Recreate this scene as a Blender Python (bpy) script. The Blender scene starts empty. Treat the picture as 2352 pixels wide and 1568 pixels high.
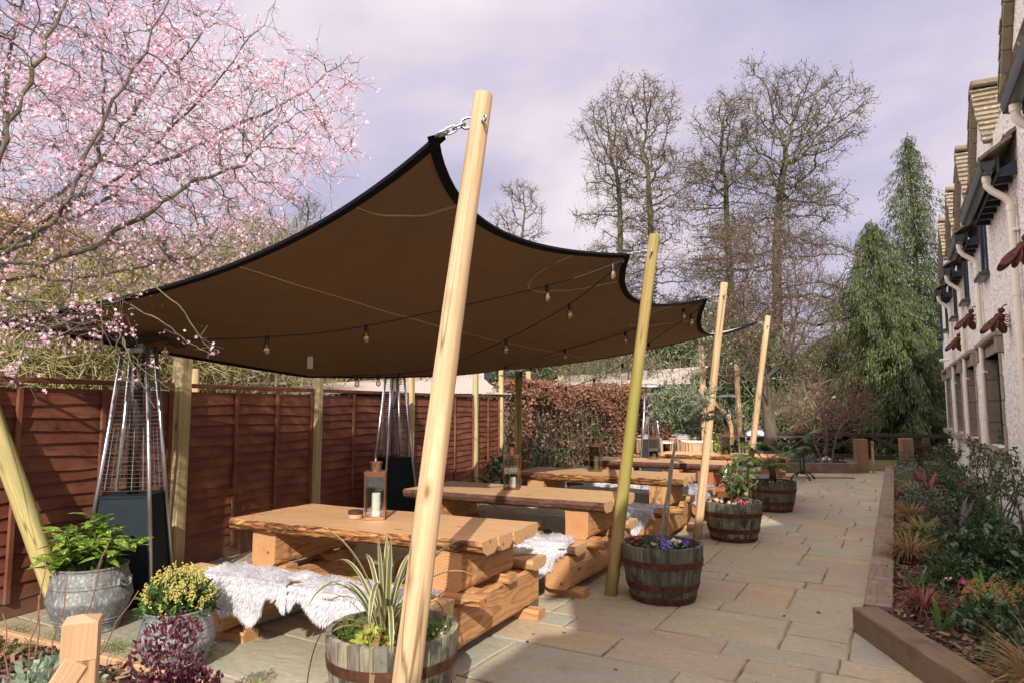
import bpy, bmesh, math, random
import numpy as np
from mathutils import Vector, Matrix, Euler
random.seed(7); rng=np.random.default_rng(7)
SC=bpy.context.scene; COL=SC.collection
R=math.radians; PI=math.pi
YAW=R(29.17)
def at(px,py,d):
    """a point d metres ahead of the tripod, px/py on a 2352 x 1568 survey grid"""
    r=(px-1176)/1568*d; u=(784-py)/1568*d; s=149/1575; c=1568/1575
    f=d*c-u*s; z=1.6+d*s+u*c
    return Vector((math.cos(YAW)*r-math.sin(YAW)*f, math.sin(YAW)*r+math.cos(YAW)*f, z))
def gr(px,py,z=0):
    a=at(px,py,1); k=(z-1.6)/(a.z-1.6); return Vector((a.x*k,a.y*k,z))
# ------------------------------------------------------------------ geometry
class Geo:
    def __init__(s): s.v=[]; s.f=[]; s.n=0
    def add(s,v,f,m=0):
        v=np.asarray(v,float).reshape(-1,3)
        if isinstance(f,np.ndarray): f=[f]
        else:
            d={}
            for q in f: d.setdefault(len(q),[]).append(q)
            f=[np.array(a,int) for a in d.values()]
        for a in f: s.f.append((a+s.n,m))
        s.v.append(v); s.n+=len(v); return s
    def build(s,name,mats,parent=None,smooth=False,loc=None,rot=None,fix=None):
        if not isinstance(mats,(list,tuple)): mats=[mats]
        me=bpy.data.meshes.new(name)
        v=np.concatenate(s.v); me.vertices.add(len(v)); me.vertices.foreach_set('co',v.ravel())
        li=np.concatenate([a.ravel() for a,_ in s.f]); lt=np.concatenate([np.full(len(a),a.shape[1]) for a,_ in s.f])
        mi=np.concatenate([np.full(len(a),m) for a,m in s.f])
        me.loops.add(len(li)); me.loops.foreach_set('vertex_index',li)
        me.polygons.add(len(lt)); me.polygons.foreach_set('loop_start',np.concatenate([[0],np.cumsum(lt)[:-1]])); me.polygons.foreach_set('loop_total',lt)
        me.polygons.foreach_set('material_index',mi)
        me.polygons.foreach_set('use_smooth',np.full(len(lt),bool(smooth)))
        me.update(calc_edges=True); me.validate()
        if fix is None: fix=len(lt)<6000
        if fix:
            bm=bmesh.new(); bm.from_mesh(me); bmesh.ops.recalc_face_normals(bm,faces=bm.faces); bm.to_mesh(me); bm.free()
        for m in mats: me.materials.append(m)
        if smooth=='auto':
            me.set_sharp_from_angle(angle=R(35))
        o=bpy.data.objects.new(name,me); COL.objects.link(o)
        if parent: o.parent=parent
        if loc is not None: o.location=loc
        if rot is not None: o.rotation_euler=rot
        return o
    # shapes
    def cbox(s,c,d,ch=.005,M=None,m=0):
        h=np.array(d,float)/2; ch=min(ch,h.min()*.9); V=[]; idx={}
        for sx in(-1,1):
            for sy in(-1,1):
                for sz in(-1,1):
                    sg=np.array([sx,sy,sz],float)
                    for a in range(3):
                        p=sg*(h-ch); p[a]=sg[a]*h[a]; idx[(sx,sy,sz,a)]=len(V); V.append(p)
        F=[]
        for a in range(3):
            b,e=[i for i in range(3) if i!=a]
            for sa in(-1,1):
                q=[]
                for sb,se in((-1,-1),(1,-1),(1,1),(-1,1)):
                    t=[0,0,0]; t[a]=sa; t[b]=sb; t[e]=se; q.append(idx[(*t,a)])
                F.append(q)
        for a in range(3):
            b,e=[i for i in range(3) if i!=a]
            for sb in(-1,1):
                for se in(-1,1):
                    t=[0,0,0]; t[b]=sb; t[e]=se; t[a]=-1; t0=tuple(t); t[a]=1; t1=tuple(t)
                    F.append([idx[(*t0,b)],idx[(*t1,b)],idx[(*t1,e)],idx[(*t0,e)]])
        for sx in(-1,1):
            for sy in(-1,1):
                for sz in(-1,1): F.append([idx[(sx,sy,sz,a)] for a in range(3)])
        V=np.array(V)
        if M is not None: V=V@np.array(M.to_3x3()).T
        return s.add(V+np.array(c,float),F,m)
    def tube(s,P,r,n=8,cap=True,m=0,closed=False):
        P=np.array([tuple(p) for p in P],float); k=len(P); r=np.broadcast_to(np.array(r,float),(k,))
        T=np.gradient(P,axis=0) if not closed else np.roll(P,-1,0)-np.roll(P,1,0)
        T/=np.linalg.norm(T,axis=1)[:,None]+1e-9
        u=np.cross(T[0],[0,0,1.]); 
        if np.linalg.norm(u)<.1: u=np.cross(T[0],[1.,0,0])
        u/=np.linalg.norm(u); V=[]
        a=np.arange(n)*2*PI/n
        for i in range(k):
            u=u-T[i]*(u@T[i]); u/=np.linalg.norm(u)+1e-9; w=np.cross(T[i],u)
            V.append(P[i]+r[i]*(np.cos(a)[:,None]*u+np.sin(a)[:,None]*w))
        F=[]; kk=k if closed else k-1
        for i in range(kk):
            j=(i+1)%k
            for q in range(n): F.append([i*n+q,i*n+(q+1)%n,j*n+(q+1)%n,j*n+q])
        if cap and not closed: F.append(list(range(n))[::-1]); F.append([(k-1)*n+q for q in range(n)])
        return s.add(np.concatenate(V),F,m)
    def lathe(s,prof,n=24,c=(0,0,0),m=0,wob=None):
        V=[];F=[]; k=len(prof)
        for r,z in prof:
            for q in range(n):
                a=q*2*PI/n; V.append((c[0]+r*math.cos(a),c[1]+r*math.sin(a),c[2]+z))
        for i in range(k-1):
            for q in range(n): F.append([i*n+q,i*n+(q+1)%n,(i+1)*n+(q+1)%n,(i+1)*n+q])
        if prof[0][0]>1e-5: F.append(list(range(n))[::-1])
        if prof[-1][0]>1e-5: F.append([(k-1)*n+q for q in range(n)])
        return s.add(V,F,m)
    def ell(s,c,r,M=None,n=14,m=0):
        V=[];F=[];k=n//2+1
        for i in range(k):
            t=PI*(i+.02)/(k-1+.04)
            for q in range(n):
                a=q*2*PI/n; V.append((r[0]*math.sin(t)*math.cos(a),r[1]*math.sin(t)*math.sin(a),r[2]*math.cos(t)))
        for i in range(k-1):
            for q in range(n): F.append([i*n+q,i*n+(q+1)%n,(i+1)*n+(q+1)%n,(i+1)*n+q])
        V=np.array(V)
        if M is not None: V=V@np.array(M.to_3x3()).T
        return s.add(V+np.array(tuple(c)),F,m)
    def prism(s,poly,p0,X,Y,ext,m=0,mside=None):
        """polygon in the plane p0,X,Y swept along ext"""
        p0=np.array(tuple(p0),float);X=np.array(tuple(X),float);Y=np.array(tuple(Y),float);e=np.array(tuple(ext),float)
        B=np.array([p0+X*a+Y*b for a,b in poly]); n=len(poly)
        V=np.concatenate([B,B+e]); s.add(V,[list(range(n))[::-1],list(range(n,2*n))],m)
        s.f[-1]=s.f[-1]; F=[[i,(i+1)%n,n+(i+1)%n,n+i] for i in range(n)]
        return s.add(V,F,m if mside is None else mside)
    def segs(s,P0,P1,R0,R1,n=3,m=0):
        P0=np.asarray(P0,float);P1=np.asarray(P1,float); k=len(P0)
        if k==0: return s
        T=P1-P0; T/=np.linalg.norm(T,axis=1)[:,None]+1e-9
        ref=np.where(np.abs(T[:,2:3])<.9,np.array([[0,0,1.]]),np.array([[1.,0,0]]))
        u=np.cross(T,ref); u/=np.linalg.norm(u,axis=1)[:,None]; w=np.cross(T,u)
        a=np.arange(n)*2*PI/n; ring=np.cos(a)[None,:,None]*u[:,None]+np.sin(a)[None,:,None]*w[:,None]
        V=np.concatenate([P0[:,None]+ring*np.asarray(R0)[:,None,None],P1[:,None]+ring*np.asarray(R1)[:,None,None]],1)
        q=np.arange(n); f=np.stack([q,(q+1)%n,n+(q+1)%n,n+q],1)
        F=(np.arange(k)*2*n)[:,None,None]+f[None]
        return s.add(V.reshape(-1,3),F.reshape(-1,4),m)
    def leaves(s,P,D,U,L,tv,tf,m=0):
        P=np.asarray(P,float);D=np.asarray(D,float);U=np.asarray(U,float); k=len(P)
        if k==0: return s
        X=D/(np.linalg.norm(D,axis=1)[:,None]+1e-9); Y=np.cross(U,X); Y/=np.linalg.norm(Y,axis=1)[:,None]+1e-9; Z=np.cross(X,Y)
        tv=np.array(tv,float); L=np.broadcast_to(np.asarray(L,float),(k,))
        V=P[:,None]+L[:,None,None]*(tv[None,:,0,None]*X[:,None]+tv[None,:,1,None]*Y[:,None]+tv[None,:,2,None]*Z[:,None])
        nv=len(tv); base=s.n; s.v.append(V.reshape(-1,3)); s.n+=k*nv
        d={}
        for q in tf: d.setdefault(len(q),[]).append(q)
        for a in d.values():
            F=(np.arange(k)*nv)[:,None,None]+np.array(a)[None]
            s.f.append((F.reshape(-1,F.shape[2])+base,m))
        return s
def leaf(w=.22,fold=.06,droop=.1):
    return [(0,0,0),(.35,w,fold),(.7,w*.8,fold-droop*.5),(1,0,-droop),(.7,-w*.8,fold-droop*.5),(.35,-w,fold),(.35,0,0),(.7,0,-droop*.4)],[(0,6,1),(1,6,7,2),(2,7,3),(0,5,6),(5,4,7,6),(4,3,7)]
DIA=([(0,0,0),(.5,.22,.04),(1,0,0),(.5,-.22,.04)],[(0,1,2),(0,2,3)])
SLIM=([(0,0,0),(.45,.1,.02),(1,0,-.05),(.45,-.1,.02)],[(0,1,2),(0,2,3)])
def flower(n=5,w=.42,cup=.15):
    v=[(0,0,0)];f=[]
    for i in range(n):
        a=i*2*PI/n
        for da,r,z in((-w,.62,cup),(0,1,cup*1.3),(w,.62,cup)): v.append((r*.5*math.cos(a+da),r*.5*math.sin(a+da),z*.5))
        b=1+i*3; f.append((0,b,b+1,b+2))
    return v,f
FLW=flower()
def rdir(n,up=0.,flat=1.):
    d=rng.normal(size=(n,3)); d[:,2]*=flat; d/=np.linalg.norm(d,axis=1)[:,None]; d[:,2]+=up
    return d/np.linalg.norm(d,axis=1)[:,None]
def nz(*a): return np.array([tuple(q) for q in a],float)
# ------------------------------------------------------------------ objects
def tag(o,label,cat,group=None,kind=None):
    if label: o['label']=label
    if cat: o['category']=cat
    if group: o['group']=group
    if kind: o['kind']=kind
    return o
def thing(name,label,cat,loc=(0,0,0),rz=0,group=None):
    o=bpy.data.objects.new(name,None); COL.objects.link(o); o.empty_display_size=.2
    o.location=loc; o.rotation_euler=(0,0,rz); return tag(o,label,cat,group)
def kids(o): return [c for c in bpy.data.objects if c.parent==o]
def dup(o,label,loc=None,rz=None,group=None,scale=None,parent=None):
    c=o.copy(); COL.objects.link(c)
    if parent: c.parent=parent
    else:
        if label: c['label']=label
        if group: c['group']=group
        if loc is not None: c.location=loc
        if rz is not None: c.rotation_euler=(o.rotation_euler.x,o.rotation_euler.y,rz)
        if scale is not None: c.scale=(scale,)*3 if not isinstance(scale,tuple) else scale
    for k in kids(o): dup(k,None,parent=c)
    return c
# ------------------------------------------------------------------ materials
class K:
    def __init__(s,name):
        s.m=bpy.data.materials.new(name); s.m.use_nodes=True; s.t=s.m.node_tree; s.b=s.t.nodes['Principled BSDF']; s.o=s.t.nodes['Material Output']
    def n(s,ty,**kw):
        q=s.t.nodes.new(ty)
        for k,v in kw.items(): setattr(q,k,v)
        return q
    def put(s,sock,v):
        if hasattr(v,'is_linked') or hasattr(v,'links'): s.t.links.new(v,sock)
        else:
            if isinstance(v,(tuple,list)) and len(v)==3 and sock.type=='RGBA': v=(*v,1)
            sock.default_value=v
    def co(s): return s.n('ShaderNodeTexCoord').outputs['Object']
    def map(s,v,sc=(1,1,1),lo=(0,0,0),ro=(0,0,0)):
        q=s.n('ShaderNodeMapping'); s.put(q.inputs['Vector'],v); s.put(q.inputs['Scale'],sc); s.put(q.inputs['Location'],lo); s.put(q.inputs['Rotation'],ro); return q.outputs[0]
    def noise(s,v,sc,det=3,ro=.55,dist=0):
        q=s.n('ShaderNodeTexNoise'); s.put(q.inputs['Vector'],v); q.inputs['Scale'].default_value=sc; q.inputs['Detail'].default_value=det; q.inputs['Roughness'].default_value=ro; q.inputs['Distortion'].default_value=dist; return q.outputs['Fac']
    def vor(s,v,sc,out='Distance',feat='F1'):
        q=s.n('ShaderNodeTexVoronoi',feature=feat); s.put(q.inputs['Vector'],v); q.inputs['Scale'].default_value=sc; return q.outputs[out]
    def ramp(s,f,st,interp='LINEAR'):
        q=s.n('ShaderNodeValToRGB'); s.put(q.inputs[0],f); c=q.color_ramp; c.interpolation=interp
        while len(c.elements)>1: c.elements.remove(c.elements[-1])
        for i,(p,col) in enumerate(st):
            e=c.elements[0] if i==0 else c.elements.new(p)
            e.position=p; e.color=(*col,1) if not isinstance(col,(int,float)) else (col,col,col,1)
        return q.outputs[0]
    def mix(s,f,a,b,mode='MIX'):
        q=s.n('ShaderNodeMix',data_type='RGBA',blend_type=mode); s.put(q.inputs[0],f); s.put(q.inputs[6],a); s.put(q.inputs[7],b); return q.outputs[2]
    def mth(s,op,a,b=0.,c=0.):
        q=s.n('ShaderNodeMath',operation=op); s.put(q.inputs[0],a); s.put(q.inputs[1],b); s.put(q.inputs[2],c); return q.outputs[0]
    def vm(s,op,a,b=(0,0,0)):
        q=s.n('ShaderNodeVectorMath',operation=op); s.put(q.inputs[0],a); s.put(q.inputs[1],b); return q.outputs['Value'] if op in('LENGTH','DOT_PRODUCT') else q.outputs[0]
    def rnd(s): return s.n('ShaderNodeNewGeometry').outputs['Random Per Island']
    def ornd(s): return s.n('ShaderNodeObjectInfo').outputs['Random']
    def xyz(s,v):
        q=s.n('ShaderNodeSeparateXYZ'); s.put(q.inputs[0],v); return q.outputs
    def cxyz(s,x=0.,y=0.,z=0.):
        q=s.n('ShaderNodeCombineXYZ'); s.put(q.inputs[0],x); s.put(q.inputs[1],y); s.put(q.inputs[2],z); return q.outputs[0]
    def bump(s,h,st=.4,di=.01):
        q=s.n('ShaderNodeBump'); s.put(q.inputs['Height'],h); q.inputs['Strength'].default_value=st; q.inputs['Distance'].default_value=di; s.put(s.b.inputs['Normal'],q.outputs[0])
    def fin(s,col=None,rough=None,metal=None,spec=None,trl=None):
        if col is not None: s.put(s.b.inputs['Base Color'],col)
        if rough is not None: s.put(s.b.inputs['Roughness'],rough)
        if metal is not None: s.put(s.b.inputs['Metallic'],metal)
        if spec is not None: s.put(s.b.inputs['Specular IOR Level'],spec)
        if trl is not None:
            t=s.n('ShaderNodeBsdfTranslucent'); s.put(t.inputs[0],col); mx=s.n('ShaderNodeMixShader'); mx.inputs[0].default_value=trl
            s.t.links.new(s.b.outputs[0],mx.inputs[1]); s.t.links.new(t.outputs[0],mx.inputs[2]); s.t.links.new(mx.outputs[0],s.o.inputs[0])
        return s.m
def plain(name,col,rough=.6,metal=0,spec=.5): return K(name).fin(col,rough,metal,spec)
def leafmat(name,cols,rough=.5,trl=.25,spec=.4,spots=None):
    k=K(name); r=k.rnd(); n=len(cols)
    c=k.ramp(r,[(i/max(1,n-1),q) for i,q in enumerate(cols)])
    if spots: c=k.mix(k.ramp(k.noise(k.co(),spots[1],2),[(spots[2],0),(spots[2]+.04,1)]),c,spots[0])
    return k.fin(c,rough,0,spec,trl)
def woodmat(name,light,dark,freq=75,pith=(0,0),isl=0.,edge=0.,streak=.35,rough=.62,dirt=None,vert=False,ring_=.8,pithd=.35):
    """solid growth-ring wood, log axis along local X"""
    k=K(name); co=k.co(); r=k.rnd(); o=k.ornd()
    sh=k.cxyz(k.mth('MULTIPLY',k.mth('ADD',r,o),9.7),k.mth('MULTIPLY_ADD',r,isl,-isl/2+pith[0]),pith[1])
    if vert:
        x,y,z=k.xyz(co); co=k.cxyz(z,x,y)
    p=k.vm('ADD',co,sh)
    wob=k.noise(k.map(p,(1.1,5,5)),1.0,3,.5)
    x,y,z=k.xyz(p)
    y2=k.mth('ADD',y,k.mth('MULTIPLY_ADD',k.noise(k.map(p,(1.4,.5,.5)),1,2),.09,-.045))
    rad=k.mth('SQRT',k.mth('ADD',k.mth('MULTIPLY',y2,y2),k.mth('MULTIPLY',z,z)))
    w=k.mth('FRACT',k.mth('ADD',k.mth('MULTIPLY',rad,freq),k.mth('MULTIPLY',wob,1.6)))
    ring=k.ramp(w,[(0,0),(.55,.25),(.9,1),(1,.1)])
    base=k.mix(k.noise(k.map(p,(3,30,30)),1,3),light,tuple(a*.78 for a in light))
    c=k.mix(k.mth('MULTIPLY',ring,ring_),base,dark)
    fine=k.noise(k.map(p,(6,220,220)),1,2)
    c=k.mix(k.mth('MULTIPLY',k.ramp(fine,[(.5,0),(.75,1)]),streak),c,dark)
    med=k.noise(k.map(p,(1.1,38,38)),1,3,.6,.4); c=k.mix(k.mth('MULTIPLY',k.ramp(med,[(.42,0),(.62,1)]),streak*.9),c,tuple(a*.6+b*.4 for a,b in zip(dark,light)))
    med2=k.noise(k.map(p,(1.6,85,85)),1,2); c=k.mix(k.mth('MULTIPLY',k.ramp(med2,[(.55,0),(.7,1)]),streak*.8),c,dark)
    c=k.mix(k.mth('MULTIPLY',r,.28),c,tuple(a*.35+b*.45 for a,b in zip(light,dark)))
    c=k.mix(k.mth('MULTIPLY',k.ramp(rad,[(.0,1),(.02,.3),(.09,0)]),pithd),c,tuple(a*.8 for a in dark))
    kn=k.vor(k.map(p,(2.2,7,7)),1); c=k.mix(k.ramp(kn,[(.05,1),(.12,0)]),c,tuple(a*.45 for a in dark))
    c=k.mix(k.mth('MULTIPLY',o,.2),c,(dark[0]*1.2,dark[1]*.9,dark[2]*.8))
    if dirt: c=k.mix(k.ramp(k.noise(co,dirt[1],4),[(.5,0),(.72,dirt[2])]),c,dirt[0])
    k.bump(k.mth('ADD',ring,fine),.25,.004)
    return k.fin(c,rough,0,.3)
def barkmat(name,a,b,sc=6,c3=None,moss=None):
    k=K(name); co=k.co(); f=k.noise(k.map(co,(sc*2,sc*2,sc*.5)),1,4,.65)
    c=k.ramp(f,[(.3,a),(.7,b)])
    if moss: c=k.mix(k.ramp(k.noise(co,moss[1],3),[(.45,0),(.6,.85)]),c,moss[0])
    k.bump(f,.6,.02); return k.fin(c,.85,0,.2)
M={}
M['larch']=woodmat('larch_log',(.67,.405,.19),(.29,.11,.035),52,(0.01,.015),ring_=.85)
M['larch_red']=woodmat('larch_log_red',(.5,.21,.10),(.26,.075,.03),52,(0.01,.015))
M['plank']=woodmat('larch_plank',(.76,.55,.31),(.36,.17,.06),38,(0,-.065),.05,rough=.55,pithd=0.,ring_=.7,streak=.9)
M['sleeper']=woodmat('weathered_sleeper',(.27,.2,.135),(.13,.085,.05),70,(.02,.14),.2,streak=.6,dirt=((.3,.27,.23),7,.6))
M['sleeper_new']=woodmat('brown_sleeper',(.23,.16,.10),(.115,.075,.047),45,(.02,.14),.2,streak=.8,dirt=((.085,.055,.035),5,.8))
M['oak']=woodmat('pale_oak',(.55,.37,.22),(.42,.25,.13),60,(.03,.09),streak=.3,rough=.5,ring_=.4)
M['oak_v']=woodmat('pale_oak_post',(.55,.37,.22),(.42,.25,.13),60,(.03,.09),streak=.4,rough=.5,vert=True,ring_=.4,pithd=0.)
M['oak_post']=woodmat('oak_gate_post',(.40,.25,.16),(.2,.10,.06),40,(.08,.1),streak=.4,vert=True)
M['deck']=woodmat('deck_board',(.5,.34,.2),(.34,.2,.1),60,(0,-.1),.2)
M['deadwood']=woodmat('dark_stained_rail',(.06,.05,.035),(.025,.02,.014),40,(0,-.1),.2,dirt=((.07,.085,.03),4,.5))
def polemat(name,light,dark,green=None,g=(.45,.6)):
    k=K(name); co=k.co(); o=k.ornd(); p=k.vm('ADD',co,k.cxyz(o,o,k.mth('MULTIPLY',o,13)))
    f=k.noise(k.map(p,(30,30,1.1)),1,5,.65,.5); c=k.ramp(f,[(.36,light),(.64,dark)])
    big=k.noise(k.map(p,(7,7,.8)),1,3); c=k.mix(k.ramp(big,[(.4,0),(.7,.6)]),c,tuple(a*.7 for a in dark))
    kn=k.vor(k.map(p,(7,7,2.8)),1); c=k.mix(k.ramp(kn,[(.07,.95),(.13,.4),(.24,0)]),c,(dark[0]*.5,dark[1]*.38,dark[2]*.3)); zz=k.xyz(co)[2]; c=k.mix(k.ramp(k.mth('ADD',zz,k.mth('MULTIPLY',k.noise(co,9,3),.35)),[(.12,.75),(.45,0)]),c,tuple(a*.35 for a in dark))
    if green:
        gm=k.ramp(k.noise(k.map(p,(5,5,1.0)),1,4,.6),[(g[0],0),(g[1],.9)]); c=k.mix(gm,c,green)
    cr=k.ramp(k.noise(k.map(p,(14,14,.35)),1,1),[(.482,0),(.5,1),(.518,0)]); c=k.mix(k.mth('MULTIPLY',cr,.9),c,tuple(a*.3 for a in dark))
    k.bump(f,.25,.006); return k.fin(c,.65,0,.3)
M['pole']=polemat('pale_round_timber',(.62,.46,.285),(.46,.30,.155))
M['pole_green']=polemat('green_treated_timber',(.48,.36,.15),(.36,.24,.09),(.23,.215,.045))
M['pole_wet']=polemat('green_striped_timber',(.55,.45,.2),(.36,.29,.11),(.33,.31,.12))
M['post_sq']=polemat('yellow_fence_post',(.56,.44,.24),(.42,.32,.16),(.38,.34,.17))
def fencemat():
    k=K('red_brown_fence_stain'); co=k.co(); r=k.rnd(); p=k.vm('ADD',co,k.cxyz(k.mth('MULTIPLY',r,20),0.,k.mth('MULTIPLY',r,5)))
    f=k.noise(k.map(p,(2,2,45)),1,4,.6,.6)
    c=k.ramp(f,[(.25,(.10,.031,.019)),(.55,(.165,.052,.030)),(.8,(.235,.085,.05))])
    c=k.mix(k.mth('MULTIPLY',r,.65),c,(.12,.042,.025)); zz=k.xyz(co)[2]; c=k.mix(k.ramp(k.mth('ADD',zz,k.mth('MULTIPLY',k.noise(co,7,4),.3)),[(.18,.6),(.42,0)]),c,(.16,.125,.085)); c=k.mix(k.ramp(k.noise(p,2.3,3),[(.45,0),(.7,.7)]),c,(.28,.115,.065))
    kn=k.vor(k.map(p,(2.5,2.5,8)),1); c=k.mix(k.ramp(kn,[(.05,.9),(.1,0)]),c,(.05,.018,.012))
    k.bump(f,.35,.006); return k.fin(c,.6,0,.3)
M['fence']=fencemat()
def flagmat():
    k=K('riven_sandstone'); co=k.co(); r=k.rnd()
    c=k.ramp(r,[(0,(.37,.335,.235)),(.16,(.32,.325,.265)),(.3,(.40,.355,.24)),(.42,(.39,.31,.235)),(.55,(.30,.315,.27)),(.66,(.39,.355,.25)),(.74,(.37,.295,.23)),(.84,(.34,.335,.25)),(.95,(.44,.33,.20)),(1,(.37,.34,.25))],'CONSTANT')
    p=k.vm('ADD',co,k.cxyz(k.mth('MULTIPLY',r,31),k.mth('MULTIPLY',r,17),0.))
    n1=k.noise(p,2.2,5,.6,.8); c=k.mix(k.ramp(n1,[(.4,0),(.7,.55)]),c,(.32,.275,.18))
    n2=k.noise(k.map(p,(1.3,7,1),ro=(0,0,.5)),1.2,4,.6,1); c=k.mix(k.ramp(n2,[(.5,0),(.75,.45)]),c,(.46,.39,.26))
    n3=k.noise(p,26,4,.65); c=k.mix(k.ramp(n3,[(.35,.5),(.55,0)]),c,(.27,.23,.155))
    st=k.noise(p,6,3); c=k.mix(k.ramp(st,[(.62,0),(.74,.45)]),c,(.17,.14,.10)); ds=k.noise(co,.9,5,.65); c=k.mix(k.ramp(ds,[(.45,0),(.7,.4)]),c,(.24,.215,.165))
    h=k.mth('ADD',k.mth('MULTIPLY',k.noise(k.map(p,(2.5,5,2)),1,5,.6,1.5),2.),k.mth('MULTIPLY',n3,.35))
    k.bump(h,.5,.012); return k.fin(c,k.ramp(n1,[(.3,.6),(.7,.85)]),0,.3)
M['flag']=flagmat()
def noisemat(name,a,b,sc,bmp=.5,bd=.02,rough=.95,c3=None,sc3=3):
    k=K(name); co=k.co(); f=k.noise(co,sc,5,.65); c=k.ramp(f,[(.35,a),(.65,b)])
    if c3: c=k.mix(k.ramp(k.noise(co,sc3,3),[(.45,0),(.6,.8)]),c,c3)
    k.bump(f,bmp,bd); return k.fin(c,rough,0,.15)
M['mortar']=noisemat('sandy_mortar',(.19,.165,.115),(.30,.26,.195),60,.6,.006,c3=(.085,.095,.04),sc3=4)
M['soil']=noisemat('dark_soil',(.03,.02,.014),(.085,.058,.04),40)
M['earth']=noisemat('leafy_earth',(.07,.055,.03),(.13,.11,.05),3,c3=(.07,.09,.03))
M['grass']=noisemat('rough_grass',(.05,.075,.02),(.12,.13,.045),8)
k=K('bark_chip'); M['chip']=k.fin(k.ramp(k.rnd(),[(0,(.05,.03,.022)),(.5,(.13,.08,.05)),(.85,(.22,.13,.08)),(1,(.3,.2,.13))]),.9,0,.15)
k=K('slab_bark'); co=k.co(); f=k.noise(k.map(co,(5,24,24)),1,5,.65,1.2)
M['bark_edge']=(k.bump(f,.8,.015),k.fin(k.ramp(f,[(.36,(.03,.014,.008)),(.48,(.14,.055,.02)),(.56,(.36,.17,.055)),(.7,(.52,.31,.12))]),.7,0,.25))[1]
k=K('dark_bark'); f=k.noise(k.map(k.co(),(8,24,24)),1,5,.65,1); M['bark_dark']=(k.bump(f,.8,.015),k.fin(k.ramp(f,[(.35,(.05,.024,.018)),(.6,(.13,.06,.04)),(.8,(.25,.13,.075))]),.75,0,.25))[1]
def zincmat():
    k=K('aged_zinc'); co=k.co(); f=k.noise(co,7,5,.7); d=k.noise(k.map(co,(40,40,14)),1,3,.6)
    c=k.ramp(f,[(.3,(.14,.148,.15)),(.7,(.21,.22,.22))]); c=k.mix(k.ramp(d,[(.57,0),(.68,.7)]),c,(.40,.40,.37))
    c=k.mix(k.ramp(k.noise(k.map(co,(9,9,3)),1,4),[(.55,0),(.7,.5)]),c,(.28,.265,.21))
    sp=k.noise(k.map(co,(70,70,35)),1,2); c=k.mix(k.ramp(sp,[(.58,0),(.66,.7)]),c,(.42,.42,.40)); k.bump(d,.15,.004); return k.fin(c,k.ramp(d,[(.4,.5),(.65,.8)]),k.ramp(d,[(.45,.35),(.6,.05)]),.4)
M['zinc']=zincmat()
def stavemat(dk=1.):
    k=K('weathered_oak_staves'); co=k.co(); x,y,z=k.xyz(co); o=k.ornd()
    a=k.mth('ARCTAN2',y,x); t=k.mth('MULTIPLY',a,30/(2*PI)); fl=k.mth('FLOOR',t)
    rn=k.n('ShaderNodeTexWhiteNoise',noise_dimensions='1D'); k.put(rn.inputs['W'],k.mth('ADD',fl,k.mth('MULTIPLY',o,50))); rr=rn.outputs['Value']
    p=k.vm('ADD',co,k.cxyz(k.mth('MULTIPLY',rr,7),k.mth('MULTIPLY',o,9),0.))
    c=k.ramp(rr,[(0,(.15,.14,.105)),(.35,(.24,.22,.155)),(.7,(.33,.295,.20)),(1,(.18,.17,.135))])
    f=k.noise(k.map(p,(30,30,3)),1,4,.65); c=k.mix(k.ramp(f,[(.42,0),(.66,.8)]),c,(.075,.068,.055))
    b=k.noise(k.map(p,(5,5,4)),1,4,.6); c=k.mix(k.ramp(b,[(.52,0),(.62,.85)]),c,(.028,.032,.03))
    c=k.mix(k.ramp(k.noise(p,9,3),[(.55,0),(.7,.5)]),c,(.36,.33,.26))
    fr=k.mth('FRACT',t); gap=k.ramp(fr,[(0,1),(.05,0),(.95,0),(1,1)]); c=k.mix(k.mth('MULTIPLY',gap,.85),c,(.02,.018,.015))
    c=k.mix(1-dk,c,(.03,.034,.028)); k.bump(k.mth('SUBTRACT',f,k.mth('MULTIPLY',gap,2.)),.5,.006); return k.fin(c,.8,0,.25)
M['stave']=stavemat(.92); M['stave_dark']=stavemat(.5)
k=K('rusty_hoop'); f=k.noise(k.co(),16,5,.7); M['hoop']=(k.bump(f,.4,.004),k.fin(k.ramp(f,[(.3,(.035,.018,.012)),(.55,(.11,.045,.024)),(.75,(.19,.085,.045))]),.7,.35,.4))[1]
k=K('rust_sheet'); f=k.noise(k.co(),30,5,.7); M['rust']=(k.bump(f,.4,.004),k.fin(k.ramp(f,[(.3,(.05,.018,.012)),(.7,(.16,.055,.032))]),.75,.3,.3))[1]
M['steel']=plain('brushed_steel',(.62,.63,.66),.28,.95)
M['chrome']=plain('polished_steel',(.8,.8,.82),.05,1)
M['wire']=plain('grille_wire',(.36,.36,.35),.4,.9)
k=K('heater_cabinet'); M['cab']=k.fin(k.ramp(k.noise(k.co(),5,3),[(.3,(.006,.012,.017)),(.7,(.010,.019,.026))]),.6,0,.2)
M['galv']=plain('galvanised_chain',(.38,.40,.43),.38,.9)
M['black']=plain('black_plastic',(.012,.012,.014),.45)
M['hem']=plain('black_webbing',(.008,.008,.011),.85,0,.08)
M['iron']=plain('black_cast_iron',(.02,.021,.023),.4,.2)
k=K('copper_frame'); M['copper']=k.fin((.50,.26,.16),.2,.95)
M['copper_dark']=k=plain('dark_copper_frame',(.22,.105,.06),.35,.8)
M['wax']=plain('candle_wax',(.82,.78,.68),.5)
M['paper']=plain('white_tag',(.7,.7,.66),.7)
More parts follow.
